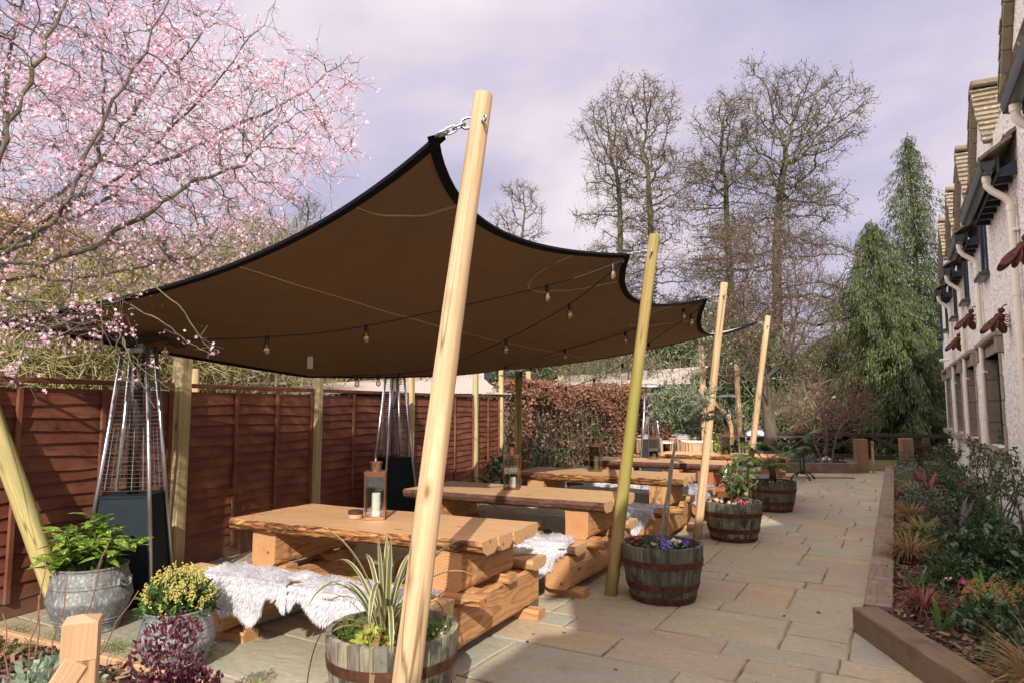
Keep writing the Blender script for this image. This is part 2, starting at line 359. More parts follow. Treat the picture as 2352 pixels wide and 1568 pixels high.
def glassmat(name,col=(1,1,1),rough=.02,mixv=.86):
    k=K(name); g=k.n('ShaderNodeBsdfTransparent'); g.inputs[0].default_value=(*col,1); gl=k.n('ShaderNodeBsdfGlossy'); gl.inputs[1].default_value=rough
    fr=k.n('ShaderNodeFresnel'); fr.inputs[0].default_value=1.5; mx=k.n('ShaderNodeMixShader'); k.t.links.new(k.mth('MULTIPLY_ADD',fr.outputs[0],.9,1-mixv-.08),mx.inputs[0]); k.t.links.new(g.outputs[0],mx.inputs[1]); k.t.links.new(gl.outputs[0],mx.inputs[2]); k.t.links.new(mx.outputs[0],k.o.inputs[0]); return k.m
M['glass']=glassmat('lantern_glass',(.93,.95,.94)); M['bulb']=glassmat('bulb_glass',(1,.97,.9),.02,.66); M['smoke']=glassmat('smoked_glass',(.62,.6,.52)); M['dome']=glassmat('clear_dome',(.93,.95,.95),.05)
k=K('filament'); M['fil']=k.fin((.9,.45,.1),.3,.6)
k=K('window_pane'); M['pane']=k.fin((.015,.02,.026),.05,0,.6)
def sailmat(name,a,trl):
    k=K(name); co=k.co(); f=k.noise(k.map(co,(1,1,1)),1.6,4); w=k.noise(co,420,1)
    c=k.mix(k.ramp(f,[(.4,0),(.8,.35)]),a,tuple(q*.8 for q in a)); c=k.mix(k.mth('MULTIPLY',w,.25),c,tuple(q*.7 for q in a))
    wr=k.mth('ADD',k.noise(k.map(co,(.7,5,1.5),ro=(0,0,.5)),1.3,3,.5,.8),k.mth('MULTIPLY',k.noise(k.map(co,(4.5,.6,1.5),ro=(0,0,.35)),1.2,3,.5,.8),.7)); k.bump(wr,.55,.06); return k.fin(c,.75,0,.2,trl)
M['sail']=sailmat('sailcloth_shaded_side',(.185,.112,.055),.08)  # underside of the same cloth, its shade painted in as brown
M['sail_sunlit']=sailmat('sailcloth_sunlit_side',(.47,.40,.345),.08)  # upper side of the same cloth, its sunlit tone painted in as beige
M['thread']=plain('seam_thread',(.42,.32,.22),.8)
k=K('sheepskin'); M['fur']=k.fin(k.ramp(k.rnd(),[(0,(.68,.67,.70)),(.6,(.80,.79,.82)),(1,(.88,.87,.89))]),.85,0,.1,.3)
k=K('cream_sheepskin'); M['fur_cream']=k.fin(k.ramp(k.rnd(),[(0,(.66,.62,.52)),(.6,(.78,.75,.66)),(1,(.88,.85,.77))]),.85,0,.1,.3)
k=K('grey_sheepskin'); M['fur_grey']=k.fin(k.ramp(k.rnd(),[(0,(.42,.42,.45)),(.6,(.6,.6,.64)),(1,(.78,.78,.82))]),.85,0,.1,.3)
def dashmat():
    k=K('pebbledash_render'); co=k.co(); v=k.vor(co,62); v2=k.vor(co,45,'Color'); f=k.noise(co,1.1,4)
    c=k.ramp(v,[(.1,(.90,.90,.83)),(.5,(.84,.83,.76)),(.82,(.62,.61,.54))]); sp=k.xyz(v2)[0]
    c=k.mix(k.ramp(sp,[(.78,0),(.84,.7)]),c,(.22,.2,.18)); c=k.mix(k.ramp(f,[(.45,0),(.8,.35)]),c,(.66,.63,.53))
    wst=k.noise(k.map(co,(3,3,.25)),1,4); c=k.mix(k.ramp(wst,[(.52,0),(.72,.3)]),c,(.5,.47,.38)); k.bump(k.mth('MULTIPLY',v,-1.),.4,.015); return k.fin(c,.9,0,.15)
M['dash']=dashmat()
k=K('dressed_stone'); co=k.co(); f=k.noise(co,9,5,.65); c=k.mix(k.mth('MULTIPLY',k.rnd(),.6),(.30,.255,.185),(.22,.19,.145)); M['stone']=(k.bump(f,.4,.01),k.fin(k.mix(k.ramp(f,[(.45,0),(.7,.6)]),c,(.17,.15,.115)),.9,0,.15))[1]
k=K('stone_slate'); co=k.co(); r=k.rnd(); f=k.noise(co,11,5,.7); c=k.ramp(r,[(0,(.22,.18,.125)),(.5,(.29,.235,.16)),(1,(.18,.15,.11))]); c=k.mix(k.ramp(f,[(.5,0),(.65,.8)]),c,(.13,.115,.08)); c=k.mix(k.ramp(k.noise(co,17,3),[(.62,0),(.68,.9)]),c,(.62,.6,.52)); M['slate']=(k.bump(f,.6,.02),k.fin(c,.9,0,.15))[1]
M['pipe']=plain('cream_pipe',(.72,.67,.55),.45)
M['gutter']=plain('dark_green_gutter',(.035,.052,.052),.35)
M['navy']=plain('navy_paint',(.018,.026,.045),.5)
M['white']=plain('white_plastic',(.75,.75,.74),.4)
# ------------------------------------------------------------------ setting
def struct(name,g,m,**kw):
    o=g.build(name,m,**kw); o['kind']='structure'; return o
g=Geo(); g.add([(-400,-400,-.05),(400,-400,-.05),(400,400,-.05),(-400,400,-.05)],[(0,1,2,3)]); struct('ground',g,M['earth'])
g=Geo(); g.add([(-8.3,.3,-.008),(1.15,.3,-.008),(1.15,5.8,-.008),(-.05,5.8,-.008),(-.05,19.2,-.008),(-8.3,19.2,-.008)],[(0,1,2,3,4,5)]); struct('patio_mortar',g,M['mortar'])
def patio():
    g=Geo(); y=.35; r=random.Random(21)
    while y<19.1:
        h=r.choice([.28,.42,.56,.56,.70,.56]); x=-8.2-r.random()*.5
        while x<(-.1 if y>5.6 else 1.0):
            w=r.choice([.42,.56,.70,.84,.84,1.12]); rows=[(y,h)]
            if h>.5 and r.random()<.3: rows=[(y,h/2-.002),(y+h/2+.002,h/2-.002)]
            xm=(-.09 if y>5.6 else 1.1); x1=min(x+w,xm)
            if x1-x>.08:
                for yy,hh in rows:
                    gp=.007; a,b,c,d=x+gp,x1-gp,yy+gp,yy+hh-gp; P=[]
                    for (p,q,p2,q2) in ((a,c,b,c),(b,c,b,d),(b,d,a,d),(a,d,a,c)):
                        for k in range(6):
                            t=k/6; P.append((p+(p2-p)*t+r.uniform(-.005,.005),q+(q2-q)*t+r.uniform(-.005,.005)))
                    z=r.uniform(-.0015,.0025); n=len(P); cx,cy=(a+b)/2,(c+d)/2
                    P=np.array(P); tilt=(P-np.array([cx,cy]))@np.array([r.uniform(-.004,.004),r.uniform(-.004,.004)])
                    ins=P+(np.array([cx,cy])-P)*np.minimum(1,.011/np.maximum(.02,np.abs(P-np.array([cx,cy])).max(1)))[:,None]
                    V=np.concatenate([np.c_[P,np.full(n,-.02)],np.c_[P,z-.006+tilt],np.c_[ins,z+tilt]])
                    F=[[i,(i+1)%n,n+(i+1)%n,n+i] for i in range(n)]+[[n+i,n+(i+1)%n,2*n+(i+1)%n,2*n+i] for i in range(n)]
                    g.add(V,F); g.add(V[2*n:],[list(range(n))])
            x=x1 if x1<x+w else x+w
            
        y+=h
    o=struct('patio',g,M['flag'],fix=False)
patio()
def soil_patch(name,poly,z,chips,seed,zv=.02):
    r=np.random.default_rng(seed); poly=np.array(poly); g=Geo()
    lo,hi=poly.min(0),poly.max(0); n=26; 
    def inside(p):
        x,y=p[:,0],p[:,1]; c=np.zeros(len(p),bool); j=len(poly)-1
        for i in range(len(poly)):
            a,b=poly[i],poly[j]; c^=((a[1]>y)!=(b[1]>y))&(x<(b[0]-a[0])*(y-a[1])/(b[1]-a[1]+1e-12)+a[0]); j=i
        return c
    g.add([(p[0],p[1],z) for p in poly],[list(range(len(poly)))])
    struct(name,g,M['soil'],fix=False)
    p=r.uniform(lo,hi,(chips,2)); p=p[inside(p)]; k=len(p)
    P=np.c_[p,np.full(k,z+.004)+r.random(k)*zv]; D=rdir(k,0,.25); U=rdir(k,1.2)
    g=Geo(); g.leaves(P,D,U,r.uniform(.025,.075,k),[(0,-.2,0),(1,-.15,.02),(1,.15,-.02),(0,.2,.02)],[(0,1,2,3)])
    o=g.build('bark_mulch',M['chip'],fix=False); tag(o,None,None,kind='stuff'); return inside
soil_patch('bed_soil',[(-.14,5.78),(1.2,3.0),(1.2,21.4),(-.14,19.1)],.115,14000,3)
soil_patch('front_bed_soil',[(-6.0,2.5),(-3.2,2.64),(-1.6,2.1),(-1.2,.6),(-6,.6)],.02,9000,4,.03)
# timber edging, each sleeper its own thing
def beam(name,mat,a,b,w,h,ch=.008,label=None,cat=None,group=None,parent=None,z0=None,jit=.0):
    """a timber from a to b (centre line), width w, height h"""
    a=Vector(a);b=Vector(b); d=b-a; L=d.length; g=Geo(); n=max(2,int(L/.12)); r=np.random.default_rng(int(L*1e4)%9999)
    if jit:
        V=[];F=[]
        for i in range(n+1):
            x=-L/2+L*i/n
            for (y,z) in ((-w/2,-h/2+ch),(-w/2+ch,-h/2),(w/2-ch,-h/2),(w/2,-h/2+ch),(w/2,h/2-ch),(w/2-ch,h/2),(-w/2+ch,h/2),(-w/2,h/2-ch)):
                V.append((x,y+r.uniform(-jit,jit),z+r.uniform(-jit,jit)))
        for i in range(n):
            for q in range(8): F.append([i*8+q,i*8+(q+1)%8,i*8+8+(q+1)%8,i*8+8+q])
        F+= [list(range(8)),list(range(n*8,n*8+8))]; g.add(V,F)
    else: g.cbox((0,0,0),(L,w,h),ch)
    o=g.build(name,mat,parent); o.location=(a+b)/2; o.rotation_euler=d.to_track_quat('X','Z').to_euler()
    if label: tag(o,label,cat,group)
    return o
GS='sleepers edging the raised beds'
beam('timber_sleeper',M['sleeper_new'],(-.25,5.66,.08),(.87,3.4,.08),.19,.18,jit=.003,label='brown sleeper lying diagonally at the near end of the right bed',cat='timber sleeper',group=GS)
for i,(y0,y1,t) in enumerate([(5.74,8.3,'grey weathered sleeper edging the right bed beside the diagonal brown one'),(8.31,10.9,'grey sleeper edging the right bed beside the tan grass tufts'),(10.91,13.5,'grey sleeper edging the right bed, third from the near corner'),(13.51,16.2,'grey sleeper edging the right bed, second from the back gate'),(16.21,19.0,'grey sleeper edging the right bed nearest the back gate')]):
    beam('timber_sleeper',M['sleeper'],(-.17,y0,.07),(-.17,y1,.07),.19,.2,jit=.005,label=t,cat='timber sleeper',group=GS)
beam('bed_edging',M['oak'],(-6.0,2.53,.02),(-3.25,2.68,.02),.05,.09,label='thin pale timber edging the planted corner bed at the left',cat='bed edging')
beam('bed_edging',M['oak'],(-3.2,2.67,.02),(-1.62,2.13,.02),.05,.09,label='thin pale timber edging in front of the wooden barrel with striped leaves',cat='bed edging')
# ------------------------------------------------------------------ lap fence
def fx(y): return -5.5-.165*y
FA=math.atan2(1,-.165)
def fence_panel(y0,y1,label,nb=3,full=True):
    a=Vector((fx(y0),y0,0));b=Vector((fx(y1),y1,0)); L=(b-a).length; t=thing('garden_fence',label,'fence',a,FA,'brown overlapping fence panels')
    # local: X along the fence, -Y towards the patio
    g=Geo(); r=np.random.default_rng(int(y0*100)); n=15; H=1.78
    for i in range(n):
        z0=.14+i*(H-.2)/n; z1=z0+(H-.2)/n+.03; k=16; xs=np.linspace(.02,L-.02,k)
        wz=np.cumsum(r.normal(0,.006,k)); wz-=wz.mean(); wz=wz*.9+.010*np.sin(xs*r.uniform(2,6)+r.uniform(0,6))
        V=[];F=[]
        for x,w in zip(xs,wz): V+=[(x,-.034,z0+w),(x,-.020,z0+w-.001),(x,-.001,z1),(x,-.013,z1)]
        for j in range(k-1):
            for q in range(4): F.append([j*4+q,j*4+(q+1)%4,j*4+4+(q+1)%4,j*4+4+q])
        F+= [[0,1,2,3],[k*4-4,k*4-3,k*4-2,k*4-1]]; g.add(V,F)
    g.build('lap_boards',M['fence'],t)
    g=Geo(); g.cbox((L/2,-.012,.075),(L,.03,.14),.004); g.build('gravel_board',M['fence'],t)
    g=Geo(); g.cbox((L/2,-.03,1.81),(L,.06,.045),.005); g.build('top_rail',M['fence'],t)
    for i in range(nb+1):
        x=.02+(L-.04)*i/nb; g=Geo(); g.cbox((x,-.047,.95),(.042,.028,1.66),.004); g.build('batten',M['fence'],t)
    return t
PY=[4.31,6.5,8.99,11.67,13.12]
for (y0,y1,l,nb) in [(.3,2.02,'brown lap fence panel at the far left, partly out of view',3),(2.03,4.22,'brown lap fence panel behind the near patio heater',3),(4.4,6.43,'brown lap fence panel behind the left end of the nearest log table',3),(6.57,8.93,'brown lap fence panel behind the copper lantern of the nearest table',3),(9.05,11.61,'brown lap fence panel behind the second patio heater',3),(11.74,13.06,'narrow brown lap fence panel last in the row beside the beech hedge',2)]:
    fence_panel(y0,y1,l,nb)
GP='square timber posts along the fence'
for i,(y,w,h,l) in enumerate([(4.31,.135,2.55,'thick square yellowish post in the fence beside the near patio heater'),(6.5,.105,2.3,'square post in the fence behind the pot on the nearest table'),(8.99,.10,2.35,'square post in the fence right behind the second patio heater'),(11.67,.10,2.6,'square post in the fence just right of the large leaning front pole'),(13.12,.10,2.6,'square post at the far end of the fence carrying the floodlight')]):
    g=Geo(); g.cbox((0,0,h/2),(w,w,h),.012); o=g.build('fence_post',M['post_sq'],loc=(fx(y)+.07,y,0),rot=(0,0,FA)); tag(o,l,'fence post',GP)
# ------------------------------------------------------------------ sail poles
GPO='round timber poles holding the shade sails'
def pole(base,top,r0,r1,mat,label,bolt=True,cap=False):
    base=Vector(base);top=Vector(top); d=top-base; L=d.length; t=thing('timber_pole',label,'timber pole',base,0,GPO)
    n=28; g=Geo(); P=[(0,0,-.1)]+[(0,0,L*i/n) for i in range(n+1)]; rr=[r0]+[(r0+(r1-r0)*i/n)*(1+.012*math.sin(i*2.1+r0*99)) for i in range(n+1)]
    rr[-1]=r1*.985; P[-1]=(0,0,L); P.insert(-1,(0,0,L-.006)); rr.insert(-1,r1)
    P=[(x+.006*math.sin(z*1.7+L*9),y+.006*math.cos(z*1.3+L*5),z) for x,y,z in P]
    g.tube(P,rr,20); q=d.to_track_quat('Z','Y').to_euler()
    o=g.build('pole_shaft',mat,t,smooth='auto',rot=q)
    if bolt:
        g=Geo(); z=L-.17; g.tube([(-r1-.03,0,z),(r1+.07,0,z)],.009,8); g.lathe([(.017,0),(.017,.012)],6,(0,0,0)); g.v[-1]=g.v[-1]@np.array([[0,0,-1],[0,1,0],[1,0,0]]).T@np.diag([-1,1,1])+np.array([r1+.004,0,z])
        g.tube([(-r1-.045+.018*math.cos(a),0,z+.018*math.sin(a)) for a in np.linspace(0,2*PI,10,endpoint=False)],.006,6,closed=True)
        g.build('eye_bolt',M['galv'],t,smooth=True,rot=q)
    if cap:
        g=Geo(); g.lathe([(r1+.004,L-.1),(r1+.004,L+.004),(0,L+.006)],20); g.build('black_cap',M['black'],t,rot=q)
    return t
pole((-2.085,2.635,0),(-1.82,2.95,3.235),.070,.049,M['pole'],'tall pale round pole leaning in front of the wooden barrel with striped leaves')
pole((-2.2,5.66,0),(-1.77,5.75,3.1),.055,.047,M['pole_green'],'green stained round pole leaning beside the barrel with the olive tree')
pole((-2.17,8.47,0),(-1.78,8.62,3.13),.053,.046,M['pole'],'pale round pole leaning left of the barrel with the reddish shrub')
pole((-2.15,11.4,0),(-1.71,11.54,3.05),.05,.045,M['pole'],'pale round pole leaning behind the barrel with the fan palm')
pole((-5.5,2.98,0),(-6.03,2.32,2.42),.075,.07,M['pole_wet'],'thick greenish round pole leaning behind the zinc tub with the spotted laurel',bolt=False)
def colz(p): return Vector((p.x,p.y,0))
a=at(1190,900,11.9); pole((a.x-.01,a.y,0),(a.x+.02,a.y,at(1190,853,11.9).z),.062,.06,M['pole_green'],'round greenish pole with a black cap in front of the beech hedge',bolt=False,cap=True)
for (px,pt,px2,d,l) in [(1610,792,1622,15.5,'pale round pole behind the olive tree by the timber pod'),(1691,822,1703,18.5,'pale round pole beside the far right patio heater'),(1213,852,1216,17,'pale round pole rising behind the beech hedge'),(447,846,450,9.5,'short pale pole just showing over the fence at the left')]:
    a=at(px,pt,d); b=at(px2,1040,d); pole((b.x,b.y,-.05),(a.x,a.y,a.z),.075,.065,M['pole'],l,bolt=False)
# ------------------------------------------------------------------ shade sails
def membrane(edges,nu,nv,it=900,sag=0.):
    """edges: (v0,v1,u0,u1) polylines as arrays (nu+1 / nv+1 points)"""
    X=np.zeros((nu+1,nv+1,3)); e0,e1,a0,a1=edges
    for i in range(nu+1):
        for j in range(nv+1):
            u=i/nu;v=j/nv
            X[i,j]=(1-v)*e0[i]+v*e1[i]+(1-u)*a0[j]+u*a1[j]-((1-u)*(1-v)*e0[0]+u*(1-v)*e0[-1]+(1-u)*v*e1[0]+u*v*e1[-1])
    for _ in range(it):
        X[1:-1,1:-1]=.25*(X[2:,1:-1]+X[:-2,1:-1]+X[1:-1,2:]+X[1:-1,:-2]); X[1:-1,1:-1,2]-=sag
    return X
def chain_edge(pts,sc,n):
    """scalloped edge through pts; sc = list of (inward vector) per span; n = points per span list"""
    out=[]
    for i in range(len(pts)-1):
        a=np.array(pts[i]);b=np.array(pts[i+1]);w=np.array(sc[i]); k=n[i]
        for j in range(k): 
            t=j/k; s=(1-(1-2*t)**2)
            out.append(a+(b-a)*t+w*s)
    out.append(np.array(pts[-1])); return np.array(out)
def sail(name,label,edges,nu,nv,mat_top,mat_bot,it=900,sag=0,hem=.05,seams=(),group=None):
    X=membrane(edges,nu,nv,it,sag); t=thing(name,label,'shade sail',tuple(X[nu//2,nv//2]),0,group); o=X[nu//2,nv//2]; X=X-o
    du=np.gradient(X,axis=0);dv=np.gradient(X,axis=1); N=np.cross(du,dv); N/=np.linalg.norm(N,axis=2)[:,:,None]+1e-9
    N*=np.sign(N[:,:,2:3].mean())
    if hem:
        uu,vv=np.meshgrid(np.linspace(0,1,nu+1),np.linspace(0,1,nv+1),indexing='ij'); fade=np.minimum(1,np.minimum(np.minimum(uu,1-uu)*12,np.minimum(vv,1-vv)*10)); rp=0
        for cu in(0,1/3,2/3,1): an=np.arctan2((uu-cu)*2.2,1.02-vv); ds=np.hypot((uu-cu)*2.2,1.02-vv); rp=rp+.016*np.sin(an*13+cu*9)*np.exp(-(ds/.42)**2)*np.minimum(1,ds*8)
        rp=rp+.010*np.sin(vv*30+2.2*np.sin(uu*9))*np.exp(-((vv-.1)/.22)**2)*(.5+.5*np.sin(uu*17)); X=X+N*(rp*fade)[:,:,None]
    m=nv+1; F=np.array([[i*m+j,i*m+j+1,(i+1)*m+j+1,(i+1)*m+j] for i in range(nu) for j in range(nv)])
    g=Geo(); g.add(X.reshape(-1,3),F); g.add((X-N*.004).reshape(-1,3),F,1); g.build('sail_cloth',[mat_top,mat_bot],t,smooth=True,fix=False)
    if hem:
        g=Geo()
        for line,off in ((X[:,0],X[:,1]),(X[:,-1],X[:,-2]),(X[0],X[1]),(X[-1],X[-2])):
            # webbing band hugging the edge on both faces, with a rope in it
            nn=N[:,0] if line is X[:,0] else None
            d=off-line; d/=np.linalg.norm(d,axis=1)[:,None]+1e-9
            T=np.gradient(line,axis=0); T/=np.linalg.norm(T,axis=1)[:,None]+1e-9
            d=d-T*(d*T).sum(1)[:,None]; d/=np.linalg.norm(d,axis=1)[:,None]+1e-9
            up=np.cross(T,d); k=len(line)
            V=np.concatenate([line-d*.004+up*.009,line+d*hem+up*.009,line+d*hem-up*.012,line-d*.004-up*.012]); q=np.arange(k-1)
            FF=np.concatenate([np.stack([q+a*k,q+b*k,q+1+b*k,q+1+a*k],1) for a,b in((0,1),(1,2),(2,3),(3,0))]); g.add(V,FF)
        g.build('edge_webbing',M['hem'],t,fix=False)
    for s in seams:
        g=Geo()
        for off in (0,.022):
            P=[]
            for (u,v) in s:
                a=min(nu-1e-6,u*nu);b=min(nv-1e-6,v*nv);i,j=int(a),int(b);p,q=a-i,b-j
                P.append((X[i,j]*(1-p)*(1-q)+X[i+1,j]*p*(1-q)+X[i,j+1]*(1-p)*q+X[i+1,j+1]*p*q)-N[i,j]*.007+np.array([0,off,0]))
            g.tube(P,.0035,4)
        g.build('seam_stitching',M['thread'],t)
    return t,X+o,N
A=(-2.04,2.85,3.02);B=(-2.04,5.84,2.97);Cc=(-2.0,8.63,2.95);D=(-1.9,11.67,2.97);E=(-5.81,2.44,2.22);F_=(-6.1,5.9,1.95);G_=(-6.5,11.2,2.3)
n1=20; nv=36
e1=chain_edge([A,B,Cc,D],[(-.45,0,-.1),(-.4,0,-.2),(-.4,0,-.3)],[n1]*3)
e0=chain_edge([E,F_,G_],[(.15,0,-.03),(.3,0,-.06)],[24,36])
a0=chain_edge([E,A],[(.03,.36,-.09)],[nv]); a1=chain_edge([G_,D],[(0,-.5,-.2)],[nv])
st,SX,SN=sail('shade_sail','large taupe shade sail with black edges stretched over the log tables',(e0,e1,a0,a1),60,nv,M['sail_sunlit'],M['sail'],2500,0,.055,
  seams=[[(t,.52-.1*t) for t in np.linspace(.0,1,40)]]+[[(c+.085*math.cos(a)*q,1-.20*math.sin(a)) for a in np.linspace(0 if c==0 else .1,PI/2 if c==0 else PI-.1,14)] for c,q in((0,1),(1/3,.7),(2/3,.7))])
g=Geo(); g.add([(-.015,0,.0),(.045,0,0),(.045,.0,-.13),(-.015,.0,-.13)],[(0,1,2,3)])
i,j=19,5; o=g.build('care_tag',M['paper'],st); o.location=Vector(SX[i,j]-SX[30,18])-Vector((0,0,.004)); o.rotation_euler=(0,0,YAW)
# chains from the sail corners to the poles
def chain(label,a,b,n=5,r=.006,ln=.055,group='chains from sail corners to posts'):
    a=Vector(a);b=Vector(b); d=b-a; n=max(2,round(d.length/ln*1.25)); g=Geo(); q=d.to_track_quat('X','Z')
    t=thing('chain',label,'chain',a,0,group)
    for i in range(n):
        c=d*((i+.5)/n); L=d.length/n*.68; big=1.5 if i in(0,n-1) else 1
        P=[]
        for k in range(14):
            an=k*2*PI/14; x=math.cos(an); y=math.sin(an); p=Vector((math.copysign(abs(x)**.6,x)*L*1.05,y*L*.55*big,0))
            if i%2: p=Vector((p.x,0,p.y))
            P.append(q@p+c)
        g.tube(P,r*(1.35 if big>1 else 1),6,closed=True)
    g.tube([(0,0,0),tuple(d*.18)],r*2.2,8)
    o=g.build('links',M['galv'],t,smooth=True); return t
chain('steel chain and shackles at the top of the tall front pole',A,(-1.885,2.94,3.1))
chain('steel chain at the top of the green stained pole',B,(-1.84,5.745,2.96))
chain('steel chain at the top of the pole by the reddish shrub',Cc,(-1.86,8.6,2.98))
chain('thin steel chain at the top of the pole behind the palm',D,(-1.77,11.53,2.92))
# distant sails
def quad_sail(label,c,inw,nu=16,nv=16):
    c=[np.array(tuple(p)) for p in c]; m=sum(c)/4
    def ed(a,b): return chain_edge([a,b],[tuple((m-(a+b)/2)*inw)],[nu])
    return sail('shade_sail',label,(ed(c[0],c[1]),ed(c[3],c[2]),ed(c[0],c[3]),ed(c[1],c[2])),nu,nv,M['sail_sunlit'],M['sail'],300,0,.0,group=None)
quad_sail('pale sunlit sail showing above the fence behind the second heater',[at(560,905,13),at(1175,905,15),at(1120,846,21),at(690,884,19)],.12)
quad_sail('pale sunlit sail sloping down behind the beech hedge',[at(1160,905,18.5),at(1590,880,17.0),at(1640,838,21),at(1290,862,24)],.12)
# ------------------------------------------------------------------ log tables
def log(g,L,w,h,rad,ax='x',seed=0,jit=.004,n=16,m=0,flat=(1,1)):
    """sawn log lying along X: flat sides, waney rounded corners"""
    r=np.random.default_rng(seed); prof=[]
    for (sy,sz,a0) in ((1,1,0),(-1,1,90),(-1,-1,180),(1,-1,270)):
        rr=rad*(flat[0] if sz>0 else flat[1])
        for k in range(5):
            a=R(a0+k*22.5); prof.append((sy*(w/2-rr)+rr*math.cos(a),sz*(h/2-rr)+rr*math.sin(a)))
    k=len(prof); V=[];F=[]; bow=r.uniform(-.5,.5)
    for i in range(n+1):
        x=-L/2+L*i/n; s=1+.012*math.sin(i*.7+seed); 
        for (y,z) in prof: V.append((x,y*s+r.uniform(-jit,jit),z*s+r.uniform(-jit,jit)))
    for i in range(n):
        for q in range(k): F.append([i*k+q,i*k+(q+1)%k,i*k+k+(q+1)%k,i*k+k+q])
    F+=[list(range(k))[::-1],list(range(n*k,n*k+k))]
    g.add(V,F,m)
def slab(g,L,w,h,seed=0,edge=(False,False),y=0,z=0,n=28):
    """plank with a flat top and rounded lower corners; waney bark on the chosen edges"""
    r=np.random.default_rng(seed); base=g.n; V=[]; 
    prof=[(-.5,.5),(.5,.5),(.5,.15),(.42,-.25),(.3,-.5),(-.3,-.5),(-.42,-.25),(-.5,.15)]
    if not(edge[0] or edge[1]): prof=[(-.5,.5),(.5,.5),(.5,.3),(.46,-.15),(.28,-.5),(-.28,-.5),(-.46,-.15),(-.5,.3)]
    k=len(prof)
    wav=np.cumsum(r.normal(0,.0055,(n+1,2)),axis=0); wav-=wav.mean(0)
    for i in range(n+1):
        x=-L/2+L*i/n
        for q,(a,b) in enumerate(prof):
            yy=a*w; zz=b*h
            if a>0 and edge[1]: yy+=wav[i,0]+(0.018 if b<.5 and b>-.3 else 0)
            if a<0 and edge[0]: yy+=wav[i,1]-(0.018 if b<.5 and b>-.3 else 0)
            if b<.4: zz+=r.uniform(-.004,.004)
            V.append((x,y+yy,z+zz))
    F0=[];F1=[]
    for i in range(n):
        for q in range(k):
            f=[i*k+q,i*k+(q+1)%k,i*k+k+(q+1)%k,i*k+k+q]
            (F1 if (edge[1] and q in(1,2,3)) or (edge[0] and q in(5,6,7)) else F0).append(f)
    F0+=[list(range(k))[::-1],list(range(n*k,n*k+k))]
    g.v.append(np.array(V)); g.n+=len(V)
    for F,m in((F0,0),(F1,1)):
        d={}
        for f in F: d.setdefault(len(f),[]).append(f)
        for a in d.values(): g.f.append((np.array(a,int)+base,m))
M['badge']=plain('green_badge',(.12,.25,.14))
def log_table(label,c,rz,red=False,dark=False,seed=0):
    t=thing('log_table',label,'picnic table',(c[0],c[1],0),rz,'log picnic tables under the shade sail')
    lm=M['larch_red'] if red else M['larch']; bm_=M['bark_dark'] if dark else M['bark_edge']; hx=.93
    g=Geo(); y=-.425
    for i,w in enumerate((.225,.2,.2,.225)):
        slab(g,2.16+(.02*((i*7+seed)%3)),w-.0015,.092,seed+i,(i==0,i==3),y+w/2); y+=w
    g.build('tabletop',[M['plank'],bm_],t,loc=(0,0,.714))
    for s in(-1,1):
        g=Geo(); log(g,.74,.225,.25,.045,seed=seed+3+s,flat=(.35,1)); g.build('upper_log',lm,t,loc=(s*.80,0,.545),rot=(0,0,PI/2))
        g=Geo(); log(g,1.62,.23,.285,.05,seed=seed+6+s,flat=(.5,1)); g.build('lower_log',lm,t,loc=(s*.80,.0,.2175),rot=(0,0,PI/2))
        for e in(-1,1):
            g=Geo(); log(g,.36,.13,.075,.03,seed=seed+9+s+e,flat=(.9,.1),n=4); g.build('foot_block',lm,t,loc=(s*.80+.03,e*.66,.0375))
            g=Geo(); log(g,.34,.12,.06,.012,seed=seed+30+s+e,n=4); g.build('spacer_block',lm,t,loc=(s*.80+.0,e*.25,.391))
    for e in(-1,1):
        g=Geo(); slab(g,2.2,.24,.085,seed+20+e,(e<0,e>0)); g.build('bench_seat',[M['plank'],bm_],t,loc=(-.12,e*.69,.4025))
    g=Geo(); slab(g,2.06,.12,.06,seed+25); g.build('cross_beam',[lm,bm_],t,loc=(.06,-.4,.391))
    g=Geo(); g.cbox((0,0,0),(.002,.035,.022),.001); g.build('green_badge',M['badge'],t,loc=(.80+.1145,.12,.58))
    return t
TB=[((-3.38,4.06),.05,0,0,'nearest log table, with a copper lantern and a round wooden pot on top'),((-3.36,6.12),.02,0,1,'second log table, behind the nearest one, with a candle lantern at its left half'),((-3.3,8.34),.05,0,0,'third log table, behind the green stained pole, with an upright pillar candle lantern'),((-3.3,10.62),.05,1,1,'fourth log table, with reddish logs and a dark bark edge'),((-2.72,12.55),.05,0,0,'farthest log table, beside the fan palm barrel')]
tabs=[]
for i,(c,rz,rd,dk,l) in enumerate(TB): tabs.append(log_table(l,c,rz,rd,dk,i*40))
